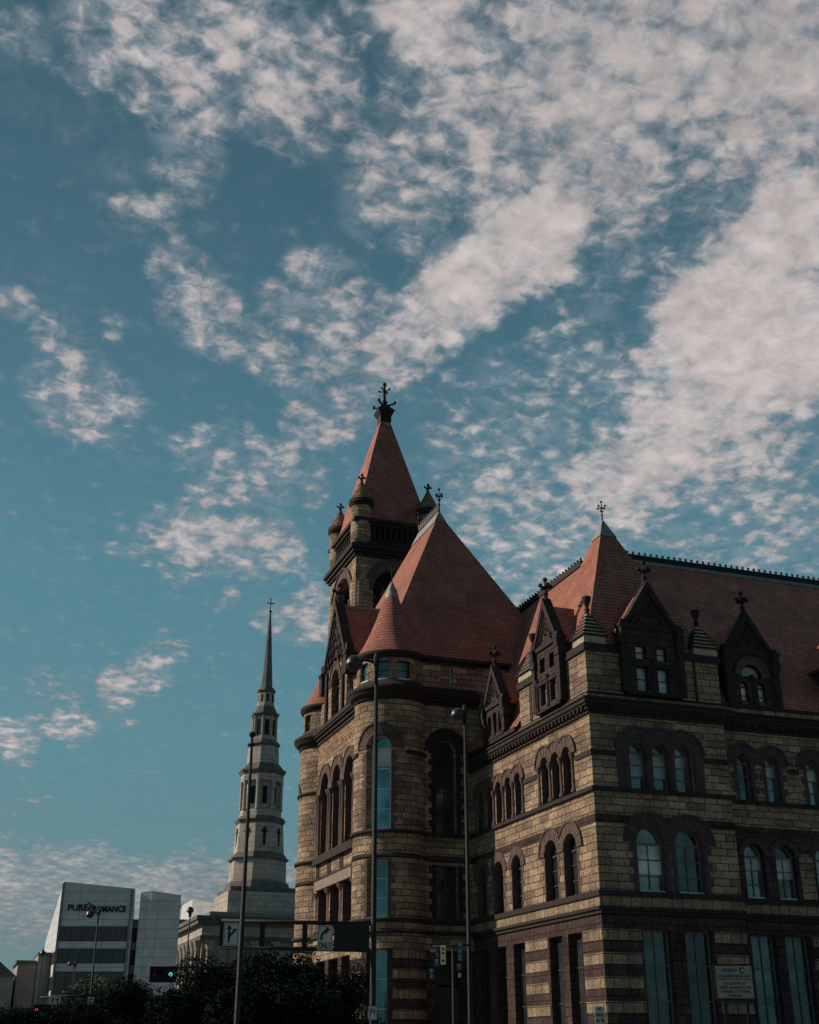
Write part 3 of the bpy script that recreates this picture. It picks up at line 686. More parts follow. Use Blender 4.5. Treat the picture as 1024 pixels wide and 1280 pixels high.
for i, op in enumerate(W3+W2+W1): window(FW_, op, hall, .33, 'pane' if i < 2*len(W3) else 'paneg', 'framem', rows=3, cols=1 if op[1] < .5 else 2, sill=.5 < op[1] < .7, blind=(0, 0, .5, .3, 0, .6, .35)[i*3 % 7] if i < 2*len(W3) else 0)
# main cornices
b = B(); cornice(b, LF, 0, 15.95, 17.27, 18.05, .42); cornice(b, FF, .101, 7.9, 17.27, 18.05, .42, False)
b.box(7.9, 8.3, -.42, .85, 17.7, 18.05)
cornice(b, FW_, 8.31, XE, 17.27, 18.0, .42, False)
b.build('cornice', 'brownd', hall)
b = B(); b.fbox(LF, -.16, 9.4, 18.05, 18.27, -.1, .16); b.fbox(FF, .101, 8.05, 18.05, 18.27, -.1, .16)
b.fbox(FW_, 8.31, XE, 18.25, 18.5, -.2, .3); b.build('ledge', 'tan2', hall, 'pale stone ledge above the cornice')
b = B(); b.fbox(LF, -.09, 8.3, 18.27, 18.42, -.2, .09); b.fbox(FF, .201, 7.98, 18.27, 18.42, -.2, .09); b.fbox(FW_, 8.31, XE, 18.0, 18.25, -.2, .2)
b.fbox(FW_, 8.31, XE, 18.5, 18.66, -.2, .42); b.fbox(LF, 8.4, 15.9, 18.27, 18.5, -.2, .35)
b.build('gutter', 'brownd', hall)
# attic storey of the corner pavilion
b = B(); b.fbox(LF, 0, 8.3, 18.42, 20.6, -.4, 0); b.fbox(FF, 0.01, 7.9, 18.42, 20.6, -.4, 0.001); b.box(7.5, 7.9, .4, 7, 18.4, 20.6); b.box(.4, 7.5, 7.9, 8.3, 18.4, 20.6)
b.build('attic_wall', 'tan', hall)
b = B(); b.fbox(LF, -.12, 2.3, 20.6, 21.0, -.5, .12); b.fbox(LF, 5.5, 8.4, 20.6, 21.0, -.5, .12); b.fbox(FF, .501, 1.9, 20.6, 21.0, -.5, .12); b.fbox(FF, 5.6, 8.02, 20.6, 21.0, -.5, .12)
b.box(7.4, 8.0, .5, 8.3, 20.6, 20.98); b.box(.5, 7.4, 7.8, 8.4, 20.6, 20.98)
b.fbox(LF, 6.62, 6.95, 18.43, 20.6, -.1, .02); b.fbox(FF, 6.35, 6.5, 18.43, 20.6, -.1, .03)
b.build('coping', 'brownd', hall)
pinnacle(hall, -.08, 1.2, -.08, 1.2, 21.0); pinnacle(hall, 6.5, 7.95, -.05, 1.2, 21.0); pinnacle(hall, -.06, 1.1, 6.3, 8.25, 21.0)
# dormers
r35 = .34
dormer(hall, FF, 3.75, 1.62, 18.42, 22.1, 24.75, [(3.1, .33, 18.62, 19.95, 'r'), (4.35, .33, 18.62, 19.95, 'r'), (3.1, .3, 20.35, 21.1, 'r'), (4.35, .3, 20.35, 21.1, 'r')], 2.2)
dormer(hall, LF, 3.9, 1.5, 18.42, 22.0, 24.75, [(3.3, .34, 18.8, 20.2, 'r'), (4.5, .34, 18.8, 20.2, 'r'), (3.3, .32, 20.6, 21.4, 'r'), (4.5, .32, 20.6, 21.4, 'r')], 2.2)
for k in range(5):
    x = 10.4+6.9*k
    dormer(hall, FW_, x, 1.5, 18.5, 21.7, 24.1, [(x-.55, .24, 18.75, 19.75, 'a'), (x+.55, .24, 18.75, 19.75, 'a'), (x, .62, 20.2, 20.35, 'a')], 2.4, arch=(x, 20.35, .64))
dormer(hall, LF, 11.3, 1.45, 18.5, 20.5, 23.0, [(11.3-.8, .27, 18.8, 19.7, 'a'), (11.3, .27, 18.8, 19.8, 'a'), (11.3+.8, .27, 18.8, 19.7, 'a')], 2.4)
# roofs: corner pyramid, long front, side wing
def pyr(b, x0, x1, y0, y1, z0, apex, ztop, flare=0):
    """hipped pyramid; flare = small kick at the eaves"""
    lv = [(0, 0)]+([(flare, 1)] if flare else [])
    A = Vector(apex); base = [Vector((x0, y0, z0)), Vector((x1, y0, z0)), Vector((x1, y1, z0)), Vector((x0, y1, z0))]
    t = (ztop-z0)/(A.z-z0)
    def pt(p, k): return p.lerp(A, k)
    if flare:
        kk = .16; mid = [Vector((pt(p, kk+.025).x, pt(p, kk+.025).y, pt(p, kk).z)) for p in base]
        for i in range(4): b.face([base[i], base[(i+1) % 4], mid[(i+1) % 4], mid[i]])
        rings = mid
    else: rings = base
    topr = [pt(p, t) for p in base]
    for i in range(4): b.face([rings[i], rings[(i+1) % 4], topr[(i+1) % 4], topr[i]])
    return topr
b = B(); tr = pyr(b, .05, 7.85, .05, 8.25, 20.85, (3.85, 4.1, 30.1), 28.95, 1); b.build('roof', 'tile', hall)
b = B(); A = Vector((3.85, 4.1, 30.25))
tr = [Vector((p.x+(p.x-A.x)*.12, p.y+(p.y-A.y)*.12, p.z-.02)) for p in tr]
for i in range(4): b.face([tr[i], tr[(i+1) % 4], A])
b.build('roof_cap', 'lead', hall)
b = B(); finial(b, 3.85, 4.1, 30.1, 1.35, .28, .035, .4); b.build('finial', 'iron', hall)
HR = 30.0; YR = 8.5; XR = 5.9
b = B()
b.face([(4.5, .5, 18.62), (XE+.3, .5, 18.62), (XE+.3, YR, HR), (7.9, YR, HR)])
b.face([(4.5, .5, 18.62), (7.9, YR, HR), (3.9, 4.4, 28.6)]); b.face([(3.9, 4.4, 28.6), (7.9, YR, HR), (XR, 10.9, HR+.1)])
b.face([(.3, 16.5, 18.62), (XE+.3, 16.5, 18.62), (XE+.3, YR, HR), (7.9, YR, HR)]); b.face([(7.9, YR, HR), (XR, 10.9, HR+.1), (.3, 16.5, 18.62)])
b.face([(XE+.3, .5, 18.62), (XE+.3, 16.5, 18.62), (XE+.3, YR, HR)])
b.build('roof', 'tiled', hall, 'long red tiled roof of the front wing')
b = B()
b.face([(-.25, 8.3, 18.5), (-.25, 11, 18.5), (XR, 10.9, HR+.1), (3.9, 4.4, 28.6), (1.2, 8.0, 20.9)])
for (a, c) in ((10.9, 22.0), (30.0, 48.7)):
    b.face([(-.25, a, 18.5), (-.25, c, 18.5), (XR, c, HR+.1), (XR, a, HR+.1)])
    b.face([(XR, a, HR+.1), (XR, c, HR+.1), (12.0, c, 18.5), (12.0, a, 18.5)])
b.face([(-.25, 48.7, 18.5), (12, 48.7, 18.5), (XR, 48.7, HR+.1)])
b.build('roof', 'tile', hall, 'sunlit red tiled roof of the side wing')
# cresting
def crest(p, q, parent, name='ridge_cresting', step=.42):
    p, q = Vector(p), Vector(q); d = (q-p); L = d.length; d.normalize(); n = int(L/step); b = B()
    s = Vector((-d.y, d.x, 0))
    def bar(z0, z1, hw):
        b.hexa([p-s*hw+Vector((0, 0, z0)), q-s*hw+Vector((0, 0, z0)), q+s*hw+Vector((0, 0, z0)), p+s*hw+Vector((0, 0, z0)),
                p-s*hw+Vector((0, 0, z1)), q-s*hw+Vector((0, 0, z1)), q+s*hw+Vector((0, 0, z1)), p+s*hw+Vector((0, 0, z1))])
    bar(-.25, .12, .16); 
    for i in range(n):
        c = p+d*(i+.5)*L/n; b.box(c.x-.05, c.x+.05, c.y-.05, c.y+.05, c.z+.12, c.z+.26); b.ball((c.x, c.y, c.z+.31), .09, .8, 4)
    return b.build(name, 'iron', parent)
crest((7.7, YR, HR+.1), (XE+.3, YR, HR+.1), hall); crest((XR, 10.7, HR+.25), (XR, 21.5, HR+.25), hall)
b = B()
b.hexa([(7.9, YR-.02-.35, HR-.42), (XE+.3, YR-.37, HR-.42), (XE+.3, YR-.3, HR-.5), (7.9, YR-.3, HR-.5), (7.9, YR-.05, HR-.0), (XE+.3, YR-.05, HR-.0), (XE+.3, YR, HR-.1), (7.9, YR, HR-.1)])
b.build('ridge_flashing', 'lead', hall)

# ---------------- pavilion with round turrets
PVA = [(-1.62, .66, 13.62, 18.6, 'a'), (-1.6, .68, 8.7, 11.75, 'r'), (-1.6, .75, .3, 6.9, 'r')]
b = B(); wall(b, PV, -3.2, .2, 6.95, 24.3, PVA[:2]+[(-1.5, .4, 22.85, 24.0, 'r')], .5)
b.box(.01, 12.5, 16.001, 16.3, 18, 24.3); b.box(-6.0, 12.5, 32.2, 32.5, 0, 24.3); b.box(12.2, 12.5, 16.3, 32.2, 0, 24.3)
b.build('pavilion_wall', 'tan', hall)
b = B(); wall(b, PV, -3.2, .2, 0, 6.95, PVA[2:], .5); b.build('pavilion_wall', 'brown', hall)
for op in PVA[:2]: window(PV, op, hall, .42, 'paned', rows=4, cols=2)
window(PV, (-1.5, .4, 22.85, 24.0, 'r'), hall, .3, 'paned', 'framel', rows=2, cols=1)
# door under the pavilion
dd = B().fbox(PV, -2.33, -.87, .3, 5.0, -.5, -.42).build('door', 'frame', hall)
B().fbox(PV, -2.25, -.95, 5.1, 6.8, -.48, -.44).build('fanlight', 'paned', dd)
TW = [(TUR.ang(232), .80, 13.62, 18.45, 'a'), (TUR.ang(232), .64, 8.65, 11.9, 'r')]
TG = [(TUR.ang(232), .64, 2.2, 6.9, 'r')]
TWF = [(TUF.ang(160), .6, 13.62, 18.0, 'a')]
s0, s1 = TUR.ang(128), TUR.ang(322)
b = B(); wall(b, TUR, s0, s1, 6.95, 21.6, TW, .55); b.build('turret_wall', 'tan', hall, 'near round turret')
b = B(); wall(b, TUR, s0, s1, 0, 6.95, TG, .55); b.build('turret_wall', 'brown', hall)
b = B()
for z in (6.43, 5.37, 4.31, 3.25): b.fbox(TUR, TUR.ang(256), TUR.ang(316), z, z+.5, -.05, .03); b.fbox(TUR, TUR.ang(140), TUR.ang(208), z, z+.5, -.05, .03)
b.build('block_course', 'tan2', hall)
b = B(); wall(b, TUF, TUF.ang(90-20), TUF.ang(232), 0, 21.6, TWF, .5); b.build('turret_wall', 'tan', hall, 'far round turret')
UP_N = Round((-4.7, 17.5), 2.18, 235); UP_F = Round((-4.7, 31), 2.18, 180)
UO = [(UP_N.ang(a), .42, 22.75, 23.95, 'r') for a in (197.5, 235.5, 274)]
UOF = [(UP_F.ang(a), .4, 22.75, 23.95, 'r') for a in (160, 196)]
b = B(); wall(b, UP_N, UP_N.ang(120), UP_N.ang(335), 21.6, 24.35, UO, .35); b.build('turret_wall', 'tan2', hall)
b = B(); wall(b, UP_F, UP_F.ang(50), UP_F.ang(240), 21.6, 24.35, UOF, .35); b.build('turret_wall', 'tan2', hall)
for op in UO: window(UP_N, op, hall, .2, 'panet', 'frame', rows=2, cols=1, fw=.05, sill=True)
for op in UOF: window(UP_F, op, hall, .2, 'paned', rows=2, cols=1)
window(TUR, TW[0], hall, .5, 'panet', 'framel', rows=4, cols=1, fw=.08, sill=True, blind=.22)
window(TUR, TW[1], hall, .5, 'panet', 'framel', rows=3, cols=1, fw=.08, sill=True)
window(TUR, TG[0], hall, .5, 'panet', 'framel', rows=3, cols=1, fw=.06)
window(TUF, TWF[0], hall, .4, 'paned', rows=3, cols=1)
b = B(); voussoirs(b, TUF, TWF[0][0], 18.0, .62, 1.1, .05, 13); b.build('arch', 'vous', hall)
b = B(); voussoirs(b, TUR, TW[0][0], 18.45, .82, 1.5, .05, 17); b.build('arch', 'vous', hall)
jamb1(TUR, (TW[0][0], .8, 13.62, 18.2, 'r'), .2, .38)
jamb1(TUR, TW[1], .2, .42)
b = B(); voussoirs(b, PV, -1.62, 18.6, .68, 1.35, .05, 15); b.build('arch', 'brownd', hall)
jamb1(PV, (-1.62, .66, 13.62, 18.6, 'a'), .3, .5, 'brownd'); jamb1(PV, PVA[1], .3, .5, 'brownd')
# turret and pavilion courses
def round_course(cx_, cy_, z0, z1, r, mat, name='string_course', a0=0, a1=360):
    return B().lathe(cx_, cy_, [(2.0, z0), (r, z0+(z1-z0)*.15), (r, z1-(z1-z0)*.2), (2.0, z1)], 64, R(a0), R(a1)).build(name, mat, hall)
for cy_ in (17.5, 31):
    for z0, z1, r, m in ((13.36, 13.62, 2.46, 'brownd'), (8.38, 8.66, 2.46, 'brownd'), (7.76, 7.95, 2.5, 'brownd'), (11.9, 12.3, 2.34, 'brown'), (18.1, 18.32, 2.42, 'brownd')):
        if z0 == 18.1 and cy_ == 17.5:
            b = B(); b.fbox(TUR, TUR.ang(275), TUR.ang(318), 18.1, 18.32, -.05, .1); b.fbox(TUR, TUR.ang(130), TUR.ang(190), 18.1, 18.32, -.05, .1); b.build('string_course', 'brownd', hall); continue
        round_course(-4.7, cy_, z0, z1, r, m)
    B().lathe(-4.7, cy_, [(2.2, 21.4), (2.42, 21.5), (2.42, 21.68), (2.5, 21.7), (2.72, 21.9), (2.72, 22.02), (2.8, 22.05), (2.8, 22.25), (2.4, 22.5), (2.2, 22.7)], 64).build('cornice', 'brownd', hall)
    B().lathe(-4.7, cy_, [(2.1, 24.15), (2.3, 24.2), (2.3, 24.35), (2.42, 24.4), (2.42, 24.62), (2.1, 24.7)], 64).build('eaves', 'brownd', hall)
    B().lathe(-4.7, cy_, [(2.3, 24.62), (1.78, 25.5), (1.28, 26.6), (.42, 28.9), (.28, 29.25)], 48).build('turret_roof', 'tile', hall, 'conical red tiled turret roof')
    B().lathe(-4.7, cy_, [(.46, 28.7), (.44, 29.1), (.3, 29.25), (.36, 29.35), (0.05, 29.95), (0, 30)], 20).build('roof_cap', 'lead', hall)
    b = B(); finial(b, -4.7, cy_, 29.9, 1.25, .22, .03); b.build('finial', 'iron', hall)
for fr, a, c in ((PV, -2.95, .0), (PX, 19.3, 29.2)):
    b = B()
    for z0, z1, o in ((13.36, 13.6, .16), (8.38, 8.66, .16), (7.76, 7.95, .2)): b.fbox(fr, a, c, z0, z1, -.1, o)
    for z0, z1, o in ((21.45, 21.68, .12), (21.68, 21.9, .26), (21.9, 22.05, .42), (22.05, 22.27, .5), (22.27, 22.6, .2)): b.fbox(fr, a, c if fr is PX else .6, z0, z1, -.1, o)
    if fr is PV: b.fbox(fr, a, .6, 24.15, 24.4, -.1, .12); b.fbox(fr, a, 7.4, 24.4, 24.62, -.1, .3)
    b.build('cornice', 'brownd', hall)
    B().fbox(fr, a, c, 11.9, 12.28, -.1, .035).build('string_course', 'brown', hall)
# three-arched front between the turrets
P3 = [(y, .92, 13.5, 18.2, 'a') for y in (21.35, 24.25, 27.15)]
P2 = [(y, 1.05, 8.7, 11.4, 'r') for y in (21.35, 24.25, 27.15)]
P1 = [(y, 1.05, 1.5, 6.9, 'r') for y in (21.35, 24.25, 27.15)]
rwall(PX, 19.1, 29.4, 6.95, 20.3, P3+P2, .8, 'tan', name='pavilion_wall', par=hall)
rwall(PX, 19.1, 29.4, 0, 6.95, P1, .8, 'brown', name='pavilion_wall', par=hall, rev='brown')
B().fbox(PX, 19.2, 29.3, 20.3, 21.46, -.1, .02).build('chequer_band', 'check', hall, 'band of chequered stone under the cornice')
row(PX, P3, .94, 1.5, .08, 19)
for y in (19.95, 22.8, 25.7, 28.55): B().fbox(PX, y-.46, y+.46, 17.78, 18.2, -.1, .12).build('capital', 'vous', hall)
for y in (19.95, 22.8, 25.7, 28.55):
    col1(PX, y-.22, 13.5, 17.78, .17, .2); col1(PX, y+.22, 13.5, 17.78, .17, .2)
for op in P3: col1(PX, op[0], 13.5, 17.8, .08, -.3)
for y in (19.95, 22.8, 25.7, 28.55): col1(PX, y, 8.7, 11.3, .26, .1)
for op in P3+P2+P1: window(PX, op, hall, .72, 'paned', rows=3, cols=2)
B().fbox(PX, 20.0, 28.6, 11.4, 12.0, -.1, .22).build('lintel', noisy('pale_lintel', (.20, .15, .13), .9, .2, 2, .4), hall)
B().fbox(PX, 19.6, 28.9, 13.1, 13.62, -.1, .3).build('sill', 'brownd', hall)
b = B()
for y in (19.95, 22.8, 25.7, 28.5): b.fbox(PX, y-.4, y+.4, 12.3, 13.08, -.1, .04)
b.build('panel', 'brown', hall)
# upper storey and big gable over the arches
b = B(); b.fbox(PX, 19.2, 21.3, 22.27, 24.4, -.4, -.1); b.fbox(PX, 27.1, 29.3, 22.27, 24.4, -.4, -.1); b.build('pavilion_wall', 'tan', hall)
GX = Flat((-6.5, 0), (0, 1), (-1, 0))
gd = B().fbox(GX, 21.2, 27.2, 22.25, 22.4, -.5, .12).build('dormer', 'brownd', hall, 'large gabled dormer between the round turrets')
b = B(); gop = [(24.2, .95, 22.5, 24.7, 'a')]
wall(b, GX, 21.5, 26.9, 22.3, 25.95, gop, .5)
for y in (21.5, 26.9): b.face([GX.P(y, 22.3), GX.P(y, 25.9), GX.P(y, 25.9, -4), GX.P(y, 22.3, -4)])
b.build('gable_wall', 'tan', gd)
b = B(); b.face([GX.P(21.3, 25.9, .02), GX.P(27.1, 25.9, .02), GX.P(24.2, 30.2, .02)]); b.face([GX.P(21.3, 25.9, -.3), GX.P(27.1, 25.9, -.3), GX.P(24.2, 30.2, -.3)])
for k in (.85, .6, .38):
    for sg in (-1, 1): b.tube(GX.P(24.2+sg*2.7*k, 26.1, .06), GX.P(24.2, 26.1+4.0*k, .06), .08, .08, 6)
for i in range(5):
    for j in range(5-i):
        x, y, z = GX.P(24.2+(j-(4-i)/2)*.85, 26.45+i*.72, .05); b.ball((x, y, z), .17, n=4)
b.build('tympanum', 'brownd', gd)
b = B()
for sg in (-1, 1):
    b.hexa([GX.P(24.2+sg*3.1, 25.7, .2), GX.P(24.2+sg*2.75, 25.7, .2), GX.P(24.2+sg*2.75, 25.7, -.45), GX.P(24.2+sg*3.1, 25.7, -.45),
            GX.P(24.2, 30.75, .2), GX.P(24.2, 30.1, .2), GX.P(24.2, 30.1, -.45), GX.P(24.2, 30.75, -.45)])
    b.fbox(GX, 24.2+sg*3.0-.32, 24.2+sg*3.0+.32, 24.6, 25.9, -.4, .28); b.fbox(GX, 24.2+sg*3.0-.4, 24.2+sg*3.0+.4, 25.9, 26.1, -.5, .34)
    b.fbox(GX, 24.2+sg*3.0-.22, 24.2+sg*3.0+.22, 26.1, 26.7, -.3, .2)
    b.fbox(GX, 24.2+sg*2.0-.2, 24.2+sg*2.0+.2, 22.4, 25.9, -.1, .16)
b.build('coping', 'brownd', gd)
b = B(); fleuron(b, *GX.P(24.2, 0, -.1)[:2], 30.5, 1.5, .16); b.build('finial', 'brownd', gd)
window(GX, gop[0], gd, .4, 'paned', rows=2, cols=2)
b = B(); voussoirs(b, GX, 24.2, 24.7, .97, 1.4, .06, 15); b.build('arch', 'vous', gd)
b = B()
for sg in (-1, 1):
    b.face([GX.P(24.2, 30.35, -.3), GX.P(24.2, 30.35, -7.5), GX.P(24.2+sg*3.0, 25.6, -7.5), GX.P(24.2+sg*3.0, 25.6, -.3)])
b.build('gable_roof', 'tiled', gd)
b = B(); b.box(-6.1, .5, 24.1, 24.3, 30.25, 30.45); b.build('ridge', 'lead', gd)
# great hipped roof
b = B(); E0 = 24.55
a0, a1, a2, a3 = (-5.95, 15.75, E0), (7.1, 15.75, E0), (7.1, 32.7, E0), (-5.95, 32.7, E0)
r0, r1 = (.4, 22.0, 37.6), (.4, 26.4, 37.6)
b.face([a0, a1, r0]); b.face([a1, a2, r1, r0]); b.face([a2, a3, r1]); b.face([a3, a0, r0, r1])
b.build('roof', 'tile', hall, 'great hipped red tiled roof behind the round turrets')
B().box(-6.0, 7.0, 16.0, 32.4, 24.2, 24.5).build('eaves', 'brownd', hall)
b = B()
b.hexa([(.4-.48, 21.63, 36.75), (.4+.48, 21.63, 36.75), (.4+.48, 26.8, 36.75), (.4-.48, 26.8, 36.75), (.36, 21.95, 37.75), (.44, 21.95, 37.75), (.44, 26.45, 37.75), (.36, 26.45, 37.75)])
b.build('roof_cap', 'lead', hall)
b = B()
for i in range(11):
    y = 22.1+i*.42; b.tube((.4, y, 37.7), (.4, y, 38.35), .03, .03, 6); b.ball((.4, y, 38.4), .07, n=4)
    if i < 10:
        b.tube((.4, y, 37.75), (.4, y+.42, 38.25), .022, .022, 5); b.tube((.4, y, 38.25), (.4, y+.42, 37.75), .022, .022, 5)
b.tube((.4, 22.0, 38.28), (.4, 26.3, 38.28), .03)
b.build('ridge_cresting', 'lead', hall)
b = B(); finial(b, .4, 21.95, 37.7, 1.95, .26, .05, .3); finial(b, .4, 26.45, 37.7, 1.9, .26, .05); b.build('finial', 'iron', hall)

# ---------------- tower
X0, X1, Y0, Y1 = 2.3, 10.6, 49.3, 58.2
tw = B().box(X0+.3, X1-.3, Y0+.3, Y1-.3, 0, 34).build('tower', 'tan', hall, 'tall square stone tower with pyramid roof and corner turrets')
TF = Flat((X0, Y0), (1, 0), (0, -1)); TL = Flat((X0, Y0), (0, 1), (-1, 0)); TR = Flat((X1, Y0), (0, 1), (1, 0)); TB = Flat((X0, Y1), (1, 0), (0, 1))
wx, wy = X1-X0, Y1-Y0
b = B()
for fr, wd in ((TF, wx), (TL, wy), (TR, wy), (TB, wx)):
    wall(b, fr, 0, wd, 0, 45.0, [(wd/2, wd/2-1.75, 36.0, 41.6 if wd == wx else 41.3, 'a')], .9)
b.build('tower_wall', 'tan', tw)
b = B()
for fr, wd in ((TF, wx), (TL, wy), (TR, wy), (TB, wx)):
    hh = wd/2-1.75; zs = 41.6 if wd == wx else 41.3
    for i in range(19): ring(b, fr, wd/2, zs, hh+.03, hh+.85, pi*i/19+.006, pi*(i+1)/19-.006, -.2, .08)
    for i in range(28): ring(b, fr, wd/2, zs, hh+.85, hh+1.0, pi*i/28, pi*(i+1)/28, -.2, .2)
    b.fbox(fr, .0, 1.7, 40.9, 41.2, -.1, .12) if False else None
b.build('arch', 'vous', tw)
b = B()
for x, y in ((X0+.75, Y0+.75), (X1-.75, Y0+.75), (X0+.75, Y1-.75), (X1-.75, Y1-.75)):
    b.lathe(x, y, [(.98, 30), (1.02, 30.1), (1.02, 42.4), (.7, 43.2)], 28)
b.build('corner_pier', 'tan', tw)
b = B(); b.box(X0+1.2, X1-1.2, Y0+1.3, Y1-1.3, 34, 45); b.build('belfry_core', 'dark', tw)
# lattice stones in the belfry openings
b = B()
for fr, wd in ((TF, wx), (TL, wy)):
    for i in range(7):
        s = 1.9+(wd-3.8)*(i+.5)/7
        for j in range(7):
            z = 36.5+j*.8+(.4 if i % 2 else 0)
            if abs(s-wd/2)**2+max(0, z-41.3)**2 < (wd/2-2)**2 or z < 41.3:
                x, y, zz_ = fr.P(s, z, -1.15); b.ball((x, y, zz_), .22, n=4)
    for i in range(5):
        s = 1.9+(wd-3.8)*(i)/4; b.fbox(fr, s-.12, s+.12, 36, 42.5, -1.3, -1.0)
b.build('tracery', 'vous', tw)
b = B()
for k, (z0, z1, o) in enumerate(((44.95, 45.25, .2), (45.25, 45.6, .4), (45.6, 46.0, .6), (46.0, 46.2, .35))): b.box(X0-o, X1+o, Y0-o, Y1+o, z0, z1)
b.box(X0+.2, X1-.2, Y0+.2, Y1-.2, 46.2, 46.9); b.box(X0-.1, X1+.1, Y0-.1, Y1+.1, 48.3, 48.6); b.box(X0-.3, X1+.3, Y0-.3, Y1+.3, 48.6, 48.95)
b.build('cornice', 'brownd', tw)
b = B()
for fr, wd in ((TF, wx), (TL, wy), (TR, wy), (TB, wx)):
    for i in range(11): colonnette(b, fr, 1.3+(wd-2.6)*i/10, 46.9, 48.32, .16, -.15)
b.build('gallery_column', 'brownd', tw)
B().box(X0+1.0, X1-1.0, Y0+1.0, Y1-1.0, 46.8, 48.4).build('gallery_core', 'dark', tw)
b = B(); tr = pyr(b, X0+.05, X1-.5, Y0+.45, Y1-.1, 48.95, (6.45, 53.75, 64.2), 62.3); b.build('tower_roof', 'tiled', tw)
b = B()
b.box(6.45-.6, 6.45+.6, 53.75-.6, 53.75+.6, 62.2, 62.8)
b.hexa([(6.45+sx*k, 53.75+sy*k, z) for k, z in ((.6, 62.8), (.92, 63.5)) for sx, sy in ((-1, -1), (1, -1), (1, 1), (-1, 1))])
b.hexa([(6.45+sx*k, 53.75+sy*k, z) for k, z in ((.92, 63.5), (.35, 64.2)) for sx, sy in ((-1, -1), (1, -1), (1, 1), (-1, 1))])
b.lathe(6.45, 53.75, [(.45, 64.1), (.25, 64.5), (.36, 64.7), (.18, 64.95), (.15, 65.9), (.24, 66.05), (.14, 66.2), (.13, 66.6), (.24, 66.85), (.18, 67.05), (0, 67.1)], 12)
for sx, sy in ((-1, -1), (1, -1), (1, 1), (-1, 1)):
    b.tube((6.45, 53.75, 64.2), (6.45+sx*.85, 53.75+sy*.85, 64.25), .13, .10, 6); b.ball((6.45+sx*.88, 53.75+sy*.88, 64.4), .16, 1.3)
    b.tube((6.45, 53.75, 66.0), (6.45+sx*.42, 53.75+sy*.42, 66.15), .08, .07, 6); b.ball((6.45+sx*.44, 53.75+sy*.44, 66.2), .12)
b.build('finial', 'iron', tw)
B().box(6.3, 6.9, 52.95, 53.05, 61.5, 61.9).build('plate', 'lead', tw)
for x, y in ((2.96, 50), (9.94, 50), (2.96, 57.5), (9.94, 57.5)):
    B().lathe(x, y, [(.5, 46.2), (.98, 46.7), (1.0, 46.8), (1.0, 50.3)], 28).build('corner_turret', 'tan', tw)
    b = B()
    b.lathe(x, y, [(1.0, 50.25), (1.12, 50.35), (1.12, 50.45), (1.2, 50.5), (1.2, 50.9), (1.1, 50.95)], 28)
    for i in range(20): b.ball((x+1.16*cos(i*pi/10), y+1.16*sin(i*pi/10), 50.6), .11, n=4)
    b.build('turret_cornice', 'brownd', tw)
    pf = []; 
    for i in range(9):
        r_ = 1.08*(1-i/9.0)+.09; z_ = 50.95+i*.235; pf += [(r_+.06, z_), (r_, z_+.03), (r_*.93, z_+.22)]
    B().lathe(x, y, pf+[(.08, 53.1), (0, 53.1)], 24, smooth=False).build('turret_cap', 'check', tw)
    b = B(); fleuron(b, x, y, 52.9, 1.05, .13); b.build('finial', 'iron', tw)

# ------------------------------------------------------------ cathedral
CX, CY = 0, 0
cc0 = at(322, 1090, 184); CX, CY = cc0.x+.0, cc0.y
ch = thing('cathedral', (CX, CY, 0), 'pale stone classical church with tiered octagonal steeple and cross, standing beyond the trees', 'church')
def octa(b, r0, z0, r1, z1, cx_=None, cy_=None, n=8):
    q = 1/cos(pi/8); b.lathe(CX if cx_ is None else cx_, CY if cy_ is None else cy_, [(0, z0), (r0*q, z0), (r1*q, z1), (0, z1)], n, R(22.5), R(382.5), smooth=False)
st = B().box(CX-5.2, CX+5.2, CY-5.2, CY+5.2, 15, 22.2).build('steeple', 'lime', ch)
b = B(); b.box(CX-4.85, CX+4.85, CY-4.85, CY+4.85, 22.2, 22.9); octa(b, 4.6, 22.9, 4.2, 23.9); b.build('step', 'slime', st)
def drum(r0, z0, r1, z1, nm='drum', mt='lime'):
    b = B(); octa(b, r0, z0, r1, z1); b.build(nm, mt, st)
for q_ in ((3.95, 23.9, 3.85, 27.0), (3.5, 28.0, 3.25, 32.4), (2.35, 33.3, 2.35, 38.6), (2.95, 33.3, 2.9, 34.3), (3.0, 38.6, 3.05, 39.6), (2.3, 41.2, 2.15, 44.1), (1.6, 44.9, 1.6, 48.7), (1.85, 44.9, 1.85, 45.4), (1.22, 50.3, 1.18, 52.6)): drum(*q_)
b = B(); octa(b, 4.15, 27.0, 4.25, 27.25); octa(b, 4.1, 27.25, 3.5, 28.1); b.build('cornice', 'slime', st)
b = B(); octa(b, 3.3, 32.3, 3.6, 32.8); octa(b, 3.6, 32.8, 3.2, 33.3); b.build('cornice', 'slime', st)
for i in range(8):
    a = R(22.5+45*i); x, y = CX+2.98*cos(a), CY+2.98*sin(a)
    B().lathe(x, y, [(.36, 34.3), (.3, 34.6), (.26, 38.0), (.38, 38.6)], 12).build('column', 'lime', st)
    x, y = CX+1.82*cos(a), CY+1.82*sin(a); B().lathe(x, y, [(.2, 45.4), (.17, 45.6), (.15, 48.3), (.22, 48.7)], 10).build('column', 'lime', st)
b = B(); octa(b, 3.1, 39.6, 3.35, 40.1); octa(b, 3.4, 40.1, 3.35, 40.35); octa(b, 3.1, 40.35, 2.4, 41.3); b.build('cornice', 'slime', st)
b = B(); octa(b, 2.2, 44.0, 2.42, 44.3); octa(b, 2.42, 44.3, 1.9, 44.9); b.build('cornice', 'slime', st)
b = B(); octa(b, 1.85, 48.7, 2.1, 49.0); octa(b, 2.1, 49.0, 2.05, 49.2); octa(b, 1.8, 49.2, 1.3, 50.3); b.build('cornice', 'slime', st)
